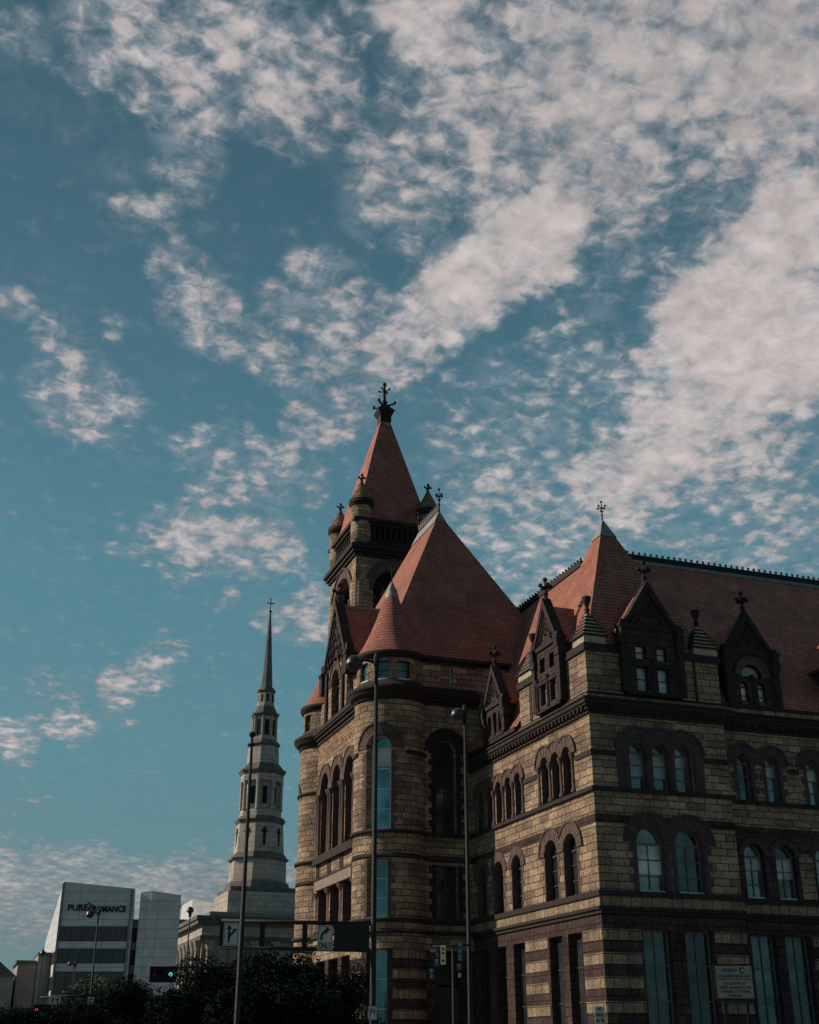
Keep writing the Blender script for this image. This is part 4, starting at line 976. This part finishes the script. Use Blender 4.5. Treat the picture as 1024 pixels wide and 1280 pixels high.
b = B(); octa(b, 1.25, 52.5, 1.42, 52.8); octa(b, 1.4, 52.8, 1.0, 53.4); b.build('cornice', 'slime', st)
for i in range(8):
    a = R(45*i); t = Vector((-sin(a), cos(a), 0)); n_ = Vector((cos(a), sin(a), 0)); c0 = Vector((CX, CY, 0))
    def slab(b, r, hw, z0, z1):
        p = c0+n_*r; q = c0+n_*(r-.3)
        b.hexa([p-t*hw+Vector((0, 0, z0)), p+t*hw+Vector((0, 0, z0)), q+t*hw+Vector((0, 0, z0)), q-t*hw+Vector((0, 0, z0)), p-t*hw+Vector((0, 0, z1)), p+t*hw+Vector((0, 0, z1)), q+t*hw+Vector((0, 0, z1)), q-t*hw+Vector((0, 0, z1))])
    for q_ in ((2.39, .36, 35.2, 37.8), (1.64, .34, 45.7, 48.1), (1.24, .16, 51.0, 52.2)):
        b = B(); slab(b, *q_); b.build('opening', 'dark', st)
    b = B(); slab(b, 3.45, .2, 29.0, 31.6); slab(b, 3.43, .46, 30.9, 31.2); b.build('opening', 'dark', st)
octa_sp = B(); q = 1/cos(pi/8); octa_sp.lathe(CX, CY, [(.86*q, 53.3), (.14, 65.9), (0, 65.9)], 8, R(22.5), R(382.5), smooth=False); octa_sp.build('spire', 'spire', st)
b = B(); b.ball((CX, CY, 66.1), .24); b.tube((CX, CY, 66), (CX, CY, 68.2), .075); b.tube((CX-.42, CY, 67.5), (CX+.42, CY, 67.5), .075)
b.ball((CX-.45, CY, 67.5), .12); b.ball((CX+.45, CY, 67.5), .12); b.ball((CX, CY, 68.2), .12); b.build('cross', 'iron', st)
# nave below
nv = B(); nx0, ny0 = 1.0, 111.0
nv.box(nx0, nx0+34, ny0, ny0+60, 0, 14.6); nv.build('nave_wall', 'lime', ch)
b = B(); b.box(nx0-.3, nx0+34.3, ny0-.3, ny0+60.3, 14.6, 15.2); b.box(nx0-.8, nx0+34.8, ny0-.8, ny0+60.8, 16.6, 17.1); b.box(nx0-1.0, nx0+35, ny0-1, ny0+61, 17.1, 17.6); b.build('cornice', 'slime', ch)
B().box(nx0-.1, nx0+34.1, ny0-.1, ny0+60.1, 15.2, 16.6).build('frieze', 'lime', ch)
b = B()
for i in range(12):
    for fr in (Flat((nx0, ny0), (1, 0), (0, -1)), Flat((nx0, ny0), (0, 1), (-1, 0))):
        s = 1.0+i*2.9; x, y, _ = fr.P(s, 0, .25); b.lathe(x, y, [(.6, 2), (.5, 2.5), (.42, 13.4), (.75, 14.6)], 14)
b.build('column', 'lime', ch)
B().box(nx0+1, nx0+33, ny0+1, ny0+59, 17.6, 18.3).build('roof', 'lead', ch)

# ------------------------------------------------------------ offices
ob = thing('office_building', (-13, 110, 0), 'pale panelled office building with dark ribbon windows and lettering along its top', 'office building')
z0_ = 0
def prism(b, pts, z0, zs):
    n = len(pts)
    b.face([(x, y, z0) for x, y in pts][::-1]); b.face([(p[0], p[1], z) for p, z in zip(pts, zs)])
    for i in range(n):
        j = (i+1) % n; b.face([(*pts[i], z0), (*pts[j], z0), (*pts[j], zs[j]), (*pts[i], zs[i])])
q0 = Vector((-17.68, 101.64, 0)); q1 = Vector((-9.55, 98.8, 0)); dx_ = (q1-q0).normalized(); nn = Vector((dx_.y, -dx_.x, 0)); bk = -nn
q3 = at(57, 1177, 166); q2 = at(170.3, 1113, 166); q2.z = 0
b = B(); prism(b, [(q0.x, q0.y), (q1.x, q1.y), (q2.x, q2.y), (q3.x, q3.y)], 0, [20.06, 19.25, 18.6, q3.z]); b.build('wall', 'panel', ob)
OF = Flat((q0.x, q0.y), (dx_.x, dx_.y), (nn.x, nn.y)); WO = (q1-q0).length
q3 = Vector((q3.x, q3.y, 0)); ld = Vector((q3.x-q0.x, q3.y-q0.y, 0)); WL = ld.length; ld.normalize(); OL = Flat((q0.x, q0.y), (ld.x, ld.y), (-ld.y, ld.x) if ld.y*-1 < 0 else (ld.y, -ld.x))
for z0, z1 in ((13.4, 14.9), (10.95, 12.4), (4.0, 9.9)):
    f = B(); f.fbox(OF, .15, WO-.5, z0-.08, z1+.08, -.05, .04)
    for i in range(7): f.fbox(OF, .2+i*(WO-.8)/6-.03, .2+i*(WO-.8)/6+.03, z0, z1, .04, .1)
    wdo = f.build('window', 'frame', ob); B().fbox(OF, .22, WO-.58, z0, z1, .03, .06).build('pane', 'band', wdo)
for z0, z1 in ((10.9, 12.3), (8.0, 9.5), (5, 6.5)):
    f = B(); f.fbox(OL, .6, WL-.6, z0, z1, -.05, .05); wdo = f.build('window', 'frame', ob)
    B().fbox(OL, .7, WL-.7, z0+.06, z1-.06, .03, .07).build('pane', 'band', wdo)
f = B(); f.fbox(OF, -.1, .16, 0, 19.9, -.2, .14); f.fbox(OF, WO-.45, WO-.2, 0, 19.2, -.2, .14); f.build('corner_trim', 'lead', ob)
# second block
e0 = Vector((-7.56, 98.07, 0)); e1 = Vector((-4.33, 96.93, 0)); e9 = Vector((-8.85, 98.9, 0))
dv2 = (e1-e0).normalized(); bk2 = Vector((-dv2.y, dv2.x, 0))
f1 = at(226.5, 1119, 158); f9 = at(178.5, 1115, 158)
b = B(); prism(b, [(e0.x, e0.y), (e1.x, e1.y), (f1.x, f1.y), (f9.x, f9.y), (e9.x, e9.y)], 0, [18.98, 18.5, 18.5, 18.8, 18.86])
b.build('stair_tower', 'panel', ob)
b = B(); lk = q1+Vector((0, 2.5, 0)); l2 = e9+Vector((0, 2.5, 0))
b.box(lk.x-.5, l2.x+.5, lk.y, lk.y+8, 0, 16.0); b.build('link', 'band', ob)
for z in (5, 8, 9.9, 12.5, 15.0): B().box(lk.x-.4, l2.x+.4, lk.y-.08, lk.y, z, z+.9).build('spandrel', 'panel', ob)
def text(s, size, fr, sc, zc, out, mat, parent, name='lettering', ext=.03, ax='CENTER', maxw=None):
    cu = bpy.data.curves.new(name, 'FONT'); cu.body = s; cu.size = size; cu.extrude = ext; cu.align_x = ax; cu.align_y = 'CENTER'; cu.resolution_u = 3; cu.offset = size*.018
    tmp = bpy.data.objects.new('tmp', cu); COL.objects.link(tmp); bpy.context.view_layer.update()
    me = bpy.data.meshes.new_from_object(tmp.evaluated_get(bpy.context.evaluated_depsgraph_get()))
    bpy.data.objects.remove(tmp); me.name = name
    k = 1
    if maxw:
        wdt = max(v.co.x for v in me.vertices)-min(v.co.x for v in me.vertices); k = maxw/wdt
    for v in me.vertices:
        x, y, z = v.co; v.co = Vector(fr.P(sc+x*k, zc+y, out+z))
    me.materials.clear(); me.materials.append(M[mat])
    o = bpy.data.objects.new(name, me); COL.objects.link(o)
    if parent is not None: o.parent = parent; o.matrix_parent_inverse = WORLD(parent).inverted()
    return o
zt_ = 17.0
text('PURE', 1.0, OF, 2.0, zt_+.05, .1, 'black', ob, maxw=2.35, ext=.06)
text('ROMANCE', 1.0, OF, 5.75, zt_-.12, .1, 'black', ob, maxw=3.9, ext=.06)
b = B()
def sw(u, v): return OF.P(3.42+u*.42, zt_+.1+v*.62, .1)
crv = [(-.6, .6), (-.2, .9), (.15, .4), (0, -.3), (-.35, -.55), (-.3, -.1), (.2, .1), (.7, .5), (.85, .1), (.5, -.35), (.1, -.6)]
for p, q in zip(crv, crv[1:]): b.tube(sw(*p), sw(*q), .05, .05, 6)
b.build('emblem', 'black', ob)
# low houses at the left edge
lb = thing('low_building', (-26, 100, 0), 'dim low gabled building at the left edge, left of the flat roofed one', 'building')
def facade_boxes(parent, x0, x1, y, z, rows, cols):
    fr = Flat((x0, y), (1, 0), (0, -1)); wd = (x1-x0)/cols
    for r in range(rows):
        for c in range(cols):
            s = (c+.5)*wd; zb = 1.5+r*3
            if zb+1.6 > z: continue
            o = B().fbox(fr, s-.55, s+.55, zb-.05, zb+1.65, -.05, .06).build('window', 'frame', parent); B().fbox(fr, s-.47, s+.47, zb, zb+1.6, .04, .07).build('pane', 'paned', o)
p = at(-35, 1200, 150); q = at(19, 1208, 150)
b = B(); b.box(p.x, q.x, q.y, q.y+12, 0, 9.5); b.build('wall', 'rendr', lb)
b = B(); xm = p.x+.6
b.hexa([(p.x-1.5, q.y-.3, 9.5), (q.x+.2, q.y-.3, 9.5), (q.x+.2, q.y+12, 9.5), (p.x-1.5, q.y+12, 9.5), (xm-.1, q.y-.3, 12.9), (xm+.1, q.y-.3, 12.9), (xm+.1, q.y+12, 12.9), (xm-.1, q.y+12, 12.9)]); b.build('roof', 'spire', lb)
facade_boxes(lb, p.x, q.x, q.y, 9, 3, 2)
lb2 = thing('low_building', (-22, 100, 0), 'dim flat roofed low building between the gabled one and the panelled offices', 'building')
p = at(22, 1205, 155); q = at(62, 1205, 155)
b = B(); b.box(p.x, q.x-1.5, q.y, q.y+10, 0, p.z); b.box(q.x-1.4, q.x+.4, q.y, q.y+10, 0, p.z+1.0); b.build('wall', 'rendr', lb2)
b = B(); b.box(p.x-.2, q.x-1.5, q.y-.2, q.y+10, p.z, p.z+.35); b.box(q.x-1.45, q.x+.5, q.y-.2, q.y+10, p.z+1.0, p.z+1.3); b.build('cornice', 'slime', lb2)
facade_boxes(lb2, p.x, q.x, q.y, 9, 3, 4)
fb = thing('far_building', (0, 200, 0), 'grey panelled block rising just behind the roof of the church, beside its steeple', 'building')
p = at(241, 1124, 230); q = at(272, 1131, 225)
b = B(); prism(b, [(p.x, p.y), (q.x+1, q.y), (q.x+1, q.y+12), (p.x, p.y+12)], 0, [p.z, q.z, q.z, p.z]); b.build('wall', 'panel', fb)
B().box(p.x-.2, q.x, p.y+12, p.y+12.3, p.z-.4, p.z+.2).build('parapet', 'slime', fb)
p = at(222, 1149, 230); q = at(242, 1149, 230)
B().box(p.x, q.x, p.y, p.y+8, 0, p.z).build('wing', 'slime', fb)

# ------------------------------------------------------------ trees
def tree(px, D, ytop, rad, n, label, mat='leaf', name='tree', leaf=.105, group=None, zlow=1.2):
    n = int(n*1.6); rad *= .9
    base = at(px, 1285, D); t_ = at(px, ytop, D); h = t_.z
    x, y = base.x, base.y
    rnd = random.Random(int(px*13+D)); root = thing(name, (x, y, 0), label, 'tree', group)
    b = B(); b.tube((x, y, 0), (x+.1, y, h*.45), .16, .11)
    cl = []
    for i in range(30):
        a = rnd.uniform(0, 2*pi); e = rnd.uniform(-.35, 1.0); rr = rad*rnd.uniform(.35, .95)
        c = Vector((x+cos(a)*rr*sqrt(max(.05, 1-e*e*.8)), y+sin(a)*rr*sqrt(max(.05, 1-e*e*.8)), zlow+(h-zlow)*(.42+.5*e)))
        cl.append((c, rad*rnd.uniform(.2, .42)))
        if i % 2 == 0: b.tube((x+.05, y, h*.35+rnd.uniform(0, .2)*h), c, .06, .02, 5)
    b.build('trunk', 'bark', root)
    vs, fs = [], []
    for k in range(n):
        c, r = cl[rnd.randrange(len(cl))]
        v = Vector((rnd.gauss(0, 1), rnd.gauss(0, 1), rnd.gauss(0, .8))); v = v.normalized()*r*(rnd.random()**.4)*1.25
        p = c+v; s = leaf*rnd.uniform(.6, 1.3)
        u = Vector((rnd.gauss(0, 1), rnd.gauss(0, 1), rnd.gauss(0, 1))).normalized(); w_ = u.orthogonal().normalized()
        i0 = len(vs); vs += [p-u*s*.7, p+w_*s*.32, p+u*s*.7, p-w_*s*.32]; fs.append((i0, i0+1, i0+2, i0+3))
    me = bpy.data.meshes.new('crown'); me.from_pydata(vs, [], fs); me.materials.append(M[mat])
    o = bpy.data.objects.new('crown', me); COL.objects.link(o); o.parent = root; o.matrix_parent_inverse = WORLD(root).inverted()
    return root
G = 'street trees along the bottom of the view'
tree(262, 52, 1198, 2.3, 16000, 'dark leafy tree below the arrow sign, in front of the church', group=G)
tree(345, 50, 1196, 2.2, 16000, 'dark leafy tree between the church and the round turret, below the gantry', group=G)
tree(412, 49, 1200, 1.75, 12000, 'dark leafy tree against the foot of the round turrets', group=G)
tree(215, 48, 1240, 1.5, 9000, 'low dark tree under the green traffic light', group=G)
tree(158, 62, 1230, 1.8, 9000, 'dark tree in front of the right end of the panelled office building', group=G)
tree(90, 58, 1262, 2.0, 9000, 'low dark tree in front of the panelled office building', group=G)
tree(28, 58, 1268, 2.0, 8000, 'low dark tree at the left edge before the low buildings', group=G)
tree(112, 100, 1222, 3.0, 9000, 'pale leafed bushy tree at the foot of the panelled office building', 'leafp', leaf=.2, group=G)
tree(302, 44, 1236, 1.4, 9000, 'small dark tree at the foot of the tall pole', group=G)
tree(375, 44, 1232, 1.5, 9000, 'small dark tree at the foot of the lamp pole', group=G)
# clipped hedge before the long front
hd = []; hf = []; rnd = random.Random(4)
for k in range(26000):
    x = rnd.uniform(1.5, 34); y = -7+rnd.uniform(-.6, .6); z = rnd.uniform(.15, 1.75)+.12*sin(x*3)
    u = Vector((rnd.gauss(0, 1), rnd.gauss(0, 1), rnd.gauss(0, 1))).normalized(); w_ = u.orthogonal().normalized(); p = Vector((x, y, z)); s = .11
    i0 = len(hd); hd += [p-u*s, p+w_*s*.5, p+u*s, p-w_*s*.5]; hf.append((i0, i0+1, i0+2, i0+3))
me = bpy.data.meshes.new('hedge'); me.from_pydata(hd, [], hf); me.materials.append(M['leaf'])
o = bpy.data.objects.new('hedge', me); COL.objects.link(o); tag(o, 'low dark clipped hedge running along the foot of the stone building', 'hedge')

# ------------------------------------------------------------ lamps, gantry, signs
def lamp(pxb, pyb, D, pxt, pyt, headpx, headpy, hr, r0, r1, label, group='tall street lamps', arm=True):
    b0 = at(pxb, pyb, D); tz = at(pxt, pyt, D).z; x, y = b0.x, b0.y
    root = thing('street_lamp', (x, y, 0), label, 'street lamp', group)
    b = B(); b.lathe(x, y, [(r0*2.4, 0), (r0*2.4, .15), (r0*1.3, .5), (r0, .7), (r1, tz), (0, tz)], 16); b.build('pole', 'iron', root)
    h = at(headpx, headpy, D); d = Vector((h.x-x, h.y-y, 0)); hz = h.z-.1
    b = B(); b.tube((x, y, tz-.25), (h.x, h.y, hz+hr*.7), .05, .045); b.lathe(x, y, [(.1, tz-.35), (.12, tz-.1), (.06, tz+.12), (0, tz+.15)], 10); b.build('arm', 'iron', root)
    hd_ = B().lathe(h.x, h.y, [(0, hz+hr*1.0), (hr*.4, hz+hr*.92), (hr*.8, hz+hr*.6), (hr*.98, hz+hr*.15), (hr, hz-.02), (hr*1.08, hz-.05), (hr*.96, hz-.09)], 24).build('lamp_head', 'shell', root)
    B().lathe(h.x, h.y, [(hr*.95, hz-.08), (hr*.8, hz-hr*.55), (hr*.45, hz-hr*.85), (0, hz-hr*.95)], 20).build('lens', 'lampl', hd_)
    return root, x, y
g1, gx, gy = lamp(466, 1255, 42, 469, 820, 443, 826, .31, .11, .06, 'tall black street lamp before the near round turret, carrying the sign gantry')
lamp(588, 1258, 48, 577, 885, 572, 890, .27, .10, .06, 'tall black street lamp before the dark recess right of the turret')
lamp(231, 1238, 92, 237.5, 1140, 238, 1136, .26, .05, .045, 'distant lamp with a round black head left of the church', group='distant lamps')
lamp(114, 1238, 92, 122, 1138, 113, 1141, .29, .08, .05, 'distant lamp in front of the lettered office building', group='distant lamps')
lamp(90, 1246, 110, 92, 1203, 88, 1203, .2, .05, .04, 'small lamp at the foot of the offices, lowest of the distant ones', group='distant lamps')
lamp(47, 1246, 120, 55, 1188, 54, 1190, .26, .06, .05, 'distant lamp left of the panelled offices', group='distant lamps')
# plain tall pole
p = at(297, 1262, 40); tz = at(314, 920, 40).z
pl = thing('signal_pole', (p.x, p.y, 0), 'tall thin black pole rising in front of the church steeple', 'pole')
B().lathe(p.x, p.y, [(.3, 0), (.3, .2), (.10, .6), (.045, tz), (0, tz)], 16).build('pole', 'iron', pl)
b = B(); b.ball((p.x, p.y, tz+.05), .11); b.tube((p.x-.12, p.y, tz-.3), (p.x+.12, p.y, tz-.3), .05); b.build('cap', 'iron', pl)
# gantry: a truss arm fixed to the near lamp pole
a_ = at(277, 1151, 42); e_ = Vector((gx, gy, 0)); zT = a_.z; zB = at(277, 1184, 42).z
GD = Vector((gx-a_.x, gy-a_.y, 0)); GW = GD.length; GD.normalize(); GN = (GD.y, -GD.x)
GF = Flat((a_.x, a_.y), (GD.x, GD.y), GN)
zTe = at(466, 1155, 42).z; zBe = at(466, 1188, 42).z
b = B()
b.tube(GF.P(0, zT), GF.P(GW, zTe), .065); b.tube(GF.P(0, zB), GF.P(GW, zBe), .065)
for s in (0.03, 1.35, 2.75): 
    b.fbox(GF, s-.06, s+.1, zB, zT, -.05, .05)
b.build('mast_arm', 'iron', g1)
def pxs(px): return (px-277)/(466-277)*GW
def sign(name, s0, s1, z0, z1, mat, label, cat='sign', fr=GF, out=.08, rim='black'):
    r = thing(name, fr.P((s0+s1)/2, z0, out), label, cat)
    B().fbox(fr, s0, s1, z0, z1, out, out+.03).build('plate', mat, r)
    if rim:
        b = B(); t = (s1-s0)*.05
        for a, c, d, e in ((s0+t, s1-t, z0+t, z0+t*1.6), (s0+t, s1-t, z1-t*1.6, z1-t), (s0+t, s0+t*1.6, z0+t, z1-t), (s1-t*1.6, s1-t, z0+t, z1-t)): b.fbox(fr, a, c, d, e, out+.03, out+.034)
        b.build('border', rim, r)
    return r
def stroke(b, fr, pts, w_, o0, o1):
    for p, q in zip(pts, pts[1:]):
        d = Vector((q[0]-p[0], q[1]-p[1])); n_ = Vector((-d.y, d.x)).normalized()*w_/2
        c = [(p[0]-n_.x, p[1]-n_.y), (p[0]+n_.x, p[1]+n_.y), (q[0]+n_.x, q[1]+n_.y), (q[0]-n_.x, q[1]-n_.y)]
        b.hexa([fr.P(*k, o1) for k in c]+[fr.P(*k, o0) for k in c])
def tri(b, fr, pts, o0, o1):
    A_ = [fr.P(*p, o1) for p in pts]; B_ = [fr.P(*p, o0) for p in pts]; b.face(A_); b.face(B_)
    for i in range(3): j = (i+1) % 3; b.face([A_[i], A_[j], B_[j], B_[i]])
# straight or right
s0, s1 = pxs(281), pxs(300); z0, z1 = zB+.03, zT-.07
r = sign('lane_sign', s0, s1, z0, z1, 'white', 'white lane sign with straight and right arrows, left end of the gantry')
b = B(); W_ = s1-s0; H_ = z1-z0
def U(u, v): return (s0+W_*u, z0+H_*v)
stroke(b, GF, [U(.36, .14), U(.36, .75)], W_*.13, .11, .118); tri(b, GF, [U(.18, .72), U(.54, .72), U(.36, .92)], .11, .119)
stroke(b, GF, [U(.38, .36), U(.50, .52), U(.68, .62)], W_*.12, .112, .12); tri(b, GF, [U(.58, .48), U(.62, .74), U(.86, .72)], .11, .121)
b.build('arrow', 'black', r)
# right only
s0, s1 = pxs(397), pxs(416); z0 = zBe+.0; z1 = z0+.77; W_ = s1-s0; H_ = z1-z0
r = sign('lane_sign', s0, s1, z0, z1, 'white', 'white sign with a curved right arrow reading ONLY, beside the dark panel on the gantry')
b = B(); stroke(b, GF, [U(.26, .40), U(.28, .60), U(.38, .72), U(.56, .78)], W_*.15, .11, .118); tri(b, GF, [U(.50, .62), U(.54, .94), U(.84, .84)], .11, .119)
b.build('arrow', 'black', r)
text('ONLY', .26, GF, (s0+s1)/2, z0+.14, .115, 'black', r, ext=.004, maxw=W_*.8)
r = sign('blank_sign', pxs(417.5), pxs(461), zBe-.04, zTe+.03, 'black', 'large black sign panel hung on the gantry beside the lamp pole', rim=None, out=.09)
B().fbox(GF, pxs(417.5)+.02, pxs(461)-.02, zBe, zTe, .06, .088).build('frame', 'iron', r)
# small plate on the lamp pole
fr = Flat((gx, gy), (cos(-YAW), sin(-YAW)), (-sin(YAW), -cos(YAW)))
zz0 = at(467, 1275, 42).z; zz1 = at(467, 1258, 42).z
r = sign('pole_sign', -.15, .15, zz0, zz1, 'white', 'small pale notice low on the near lamp pole', fr=fr, out=.16)
b = B()
for k in (.75, .6): b.fbox(fr, -.10, .10, zz0+(zz1-zz0)*k, zz0+(zz1-zz0)*(k+.07), .19, .195)
stroke(b, fr, [(-.06, zz0+.1), (-.06, zz0+.25), (.06, zz0+.25), (.06, zz0+.12)], .03, .19, .196); b.build('pictogram', 'black', r)
# signals
def signal(px, py, D, label, lit, horiz=False, w_=.36, h=.95, group=None):
    c = at(px, py, D); fr = Flat((c.x, c.y), (cos(-YAW), sin(-YAW)), (-sin(YAW), -cos(YAW)))
    r = thing('traffic_light', (c.x, c.y, c.z), label, 'traffic light', group)
    b = B()
    if horiz: b.fbox(fr, -h/2, h/2, c.z-w_/2, c.z+w_/2, -.1, .1)
    else: b.fbox(fr, -w_/2, w_/2, c.z-h/2, c.z+h/2, -.1, .1)
    b.build('housing', 'iron', r)
    for i, nm in enumerate(('redl' if lit == 'r' else 'redd', 'black', 'grn' if lit == 'g' else 'black')):
        s, z = ((i-1)*h*.31, 0) if horiz else (0, (1-i)*h*.31)
        x, y, _ = fr.P(s, 0, .12); b = B(); n = 14
        b.face([fr.P(s+.08*cos(2*pi*k/n), c.z+z+.08*sin(2*pi*k/n), .11) for k in range(n)]); b.build('lens', nm, r)
        v = B()
        for k in range(9):
            t0, t1 = pi*k/9, pi*(k+1)/9
            ring(v, fr, s, c.z+z, .125, .145, t0, t1, .1, .3)
        v.build('visor', 'iron', r)
    return r, c, fr
D2 = 52
r, c, fr = signal(204, 1218, D2, 'dark traffic light showing green before the panelled stair block', 'g', True, .6, 1.05)
b = B(); b.box(c.x-.2, c.x, c.y, c.y+.1, c.z, c.z+.1)
arm = thing('signal_mast', (c.x, c.y, c.z), 'thin dark signal arm reaching right from the green traffic light', 'signal mast')
e = at(322, 1211, D2); f_ = at(188, 1208.5, D2)
pb = at(322, 1262, D2)
b = B(); b.tube((f_.x, f_.y, f_.z+.02), (e.x, e.y, e.z), .045, .07); b.build('arm', 'iron', arm)
B().lathe(e.x, e.y, [(.2, 0), (.12, .4), (.1, e.z+.3), (0, e.z+.3)], 12).build('post', 'iron', arm)
def plate(px, py, D, wpx, hpx, mat, label, txt=None, cat='sign', name='street_sign', lines=None, tm='white'):
    c = at(px, py, D); sc_ = (c-CAM).dot(FW)/FPX; w_, h = wpx*sc_, hpx*sc_
    fr = Flat((c.x, c.y), (cos(-YAW), sin(-YAW)), (-sin(YAW), -cos(YAW)))
    r = thing(name, (c.x, c.y, c.z), label, cat)
    B().fbox(fr, -w_/2, w_/2, c.z-h/2, c.z+h/2, -.015, .015).build('plate', mat, r)
    if lines:
        n = len(lines)
        for i, l in enumerate(lines):
            text(l, h/n*.95, fr, 0, c.z+h/2-(i+.5)*h/n, .02, tm, r, ext=.003, maxw=w_*.8 if len(l) > 2 else w_*.45)
    return r, c, fr, w_, h
plate(296, 1219, D2, 10, 9, 'green', 'small green street name sign hung under the signal arm', lines=['8th', 'St'])
# right hand signal cluster
D3 = 46
cpole = thing('signal_pole', at(571, 1262, D3)*1.0, 'short dark post carrying the cluster of small signs right of the turret', 'pole')
pp = at(571, 1262, D3); zt1 = at(571, 1180, D3).z
b = B(); b.lathe(pp.x, pp.y+.3, [(.12, 0), (.06, .4), (.045, zt1), (0, zt1)], 12)
b.build('post', 'iron', cpole); cpole.location = (pp.x, pp.y, 0)
for ch_ in cpole.children: ch_.matrix_parent_inverse = WORLD(cpole).inverted()
b = B(); q1_ = at(543, 1183, D3); q2_ = at(592, 1181, D3); b.tube((q1_.x, q1_.y+.1, q1_.z), (q2_.x, q2_.y+.1, q2_.z), .04); b.build('arm', 'iron', cpole)
r, c, fr, w_, h = plate(554, 1193.5, D3, 6.5, 23, 'yellow', 'narrow yellow sign with dark symbols and a right arrow, in the cluster of signs')
b = B()
for k in (.30, .08):
    stroke(b, fr, [(-w_*.28, c.z+h*(k-.06)), (w_*.28, c.z+h*(k+.06))], .03, .015, .02); stroke(b, fr, [(-w_*.28, c.z+h*(k+.06)), (w_*.28, c.z+h*(k-.06))], .03, .015, .021)
tri(b, fr, [(-.02, c.z-h*.42), (-.02, c.z-h*.2), (w_*.36, c.z-h*.31)], .015, .02); stroke(b, fr, [(-w_*.33, c.z-h*.31), (0, c.z-h*.31)], .04, .015, .0205)
b.build('pictogram', 'black', r)
plate(575, 1189, D3, 7, 23, 'green', 'narrow green sign with white letters, right of the yellow sign', lines=['N', 'W', 'S'])
plate(539.5, 1217, D3, 7, 12, 'green', 'small green plate lowest in the cluster of signs', lines=['P', '2'])
plate(542, 1188.5, D3, 9, 5, 'green', 'small green street sign at the upper left of the sign cluster', lines=['8th'])
r, c, fr, w_, h = plate(546, 1203, D3, 7, 9, 'signblue', 'small blue and white shield sign below the red sign', lines=['75'])
r, c, fr, w_, h = plate(547, 1194, D3, 6, 6, 'signred', 'small dark red sign left of the yellow sign', lines=['T'])
r, c, fr, w_, h = plate(574, 1208.5, D3, 6, 8, 'signred', 'small red and white sign below the narrow green sign', lines=['71'])
r, c, fr, w_, h = plate(574.5, 1219, D3, 3.5, 5, 'white', 'tiny white plate below the red and white sign')
# left far signals and signs
signal(53, 1262, 70, 'small traffic light showing red low at the left, before the offices', 'r', True, .5, .9)
signal(17, 1275, 70, 'traffic light showing red in the bottom left corner', 'r', True, .45, .8)
sa = at(50, 1247, 70); sb = at(135, 1243, 70)
ar = thing('signal_mast', (sa.x, sa.y, 0), 'thin dark arm carrying two pale signs low in front of the offices', 'signal mast')
B().tube((sa.x, sa.y, sa.z), (sb.x, sb.y, sb.z), .06).build('arm', 'iron', ar)
B().lathe(sb.x, sb.y, [(.2, 0), (.12, .4), (.1, sb.z), (0, sb.z)], 12).build('post', 'iron', ar)
r, c, fr, w_, h = plate(69, 1251, 69.5, 14, 8, 'white', 'pale lane sign, left one of the two low before the offices', name='lane_sign')
b = B()
for dx in (-.2, .2): stroke(b, fr, [(dx*w_, c.z-h*.35), (dx*w_, c.z+h*.2)], .06, .015, .02); tri(b, fr, [(dx*w_-.09, c.z+h*.12), (dx*w_+.09, c.z+h*.12), (dx*w_, c.z+h*.4)], .015, .02)
b.build('arrow', 'black', r)
r, c, fr, w_, h = plate(113.5, 1251, 69.5, 7.5, 9, 'white', 'pale lane sign, right one of the two low before the offices', name='lane_sign')
b = B(); stroke(b, fr, [(-w_*.2, c.z-h*.3), (-w_*.2, c.z+h*.15), (w_*.15, c.z+h*.2)], .06, .015, .02); tri(b, fr, [(w_*.1, c.z+h*.02), (w_*.1, c.z+h*.4), (w_*.38, c.z+h*.2)], .015, .021); b.build('arrow', 'black', r)
# notice board by the front
D4 = 47
r, c, fr, w_, h = plate(918, 1227.5, D4, 46, 38, 'signdim', 'large pale notice board on posts in front of the long facade', name='notice_board', cat='notice board')
b = B()
for a, d, e, f_ in ((-w_/2-.05, w_/2+.05, c.z+h/2, c.z+h/2+.06), (-w_/2-.05, w_/2+.05, c.z-h/2-.06, c.z-h/2), (-w_/2-.06, -w_/2, c.z-h/2, c.z+h/2), (w_/2, w_/2+.06, c.z-h/2, c.z+h/2)): b.fbox(fr, a, d, e, f_, -.03, .03)
b.build('frame', 'iron', r)
b = B(); 
for s in (-w_*.3, w_*.3): b.fbox(fr, s-.05, s+.05, 0, c.z-h/2-.05, -.06, -.02)
b.build('post', 'iron', r)
text('CINCINNATI', .17, fr, -.14, c.z+h*.36, .018, 'black', r, ext=.003, maxw=w_*.42)
b = B()
for k in range(12):
    t0, t1 = R(50+k*22), R(50+(k+1)*22); ring(b, fr, w_*.24, c.z+h*.36, .06, .11, t0, t1, .015, .02)
b.build('emblem', 'black', r)
text('AUTHORIZED PARKING ONLY', .15, fr, 0, c.z+h*.17, .018, 'black', r, ext=.003, maxw=w_*.9)
b = B(); b.fbox(fr, -w_*.45, w_*.45, c.z+h*.065, c.z+h*.085, .015, .02); b.build('rule', 'black', r)
for i, l in enumerate(('VIOLATORS WILL BE', 'TICKETED AND VEHICLES TOWED', 'TO IMPOUND LOT AT OWNERS', 'EXPENSE')):
    text(l, .115, fr, 0, c.z-h*(.05+.125*i), .018, 'black', r, ext=.003, maxw=w_*(.6, .88, .82, .35)[i])
r, c, fr, w_, h = plate(750, 1269, D4, 13, 20, 'white', 'small pale notice on a post near the corner of the stone building', name='notice_sign', lines=['NO', 'PARKING', 'ANY TIME'], tm='black')
B().fbox(fr, -.03, .03, 0, c.z-h/2-.01, -.02, .01).build('post', 'iron', r)
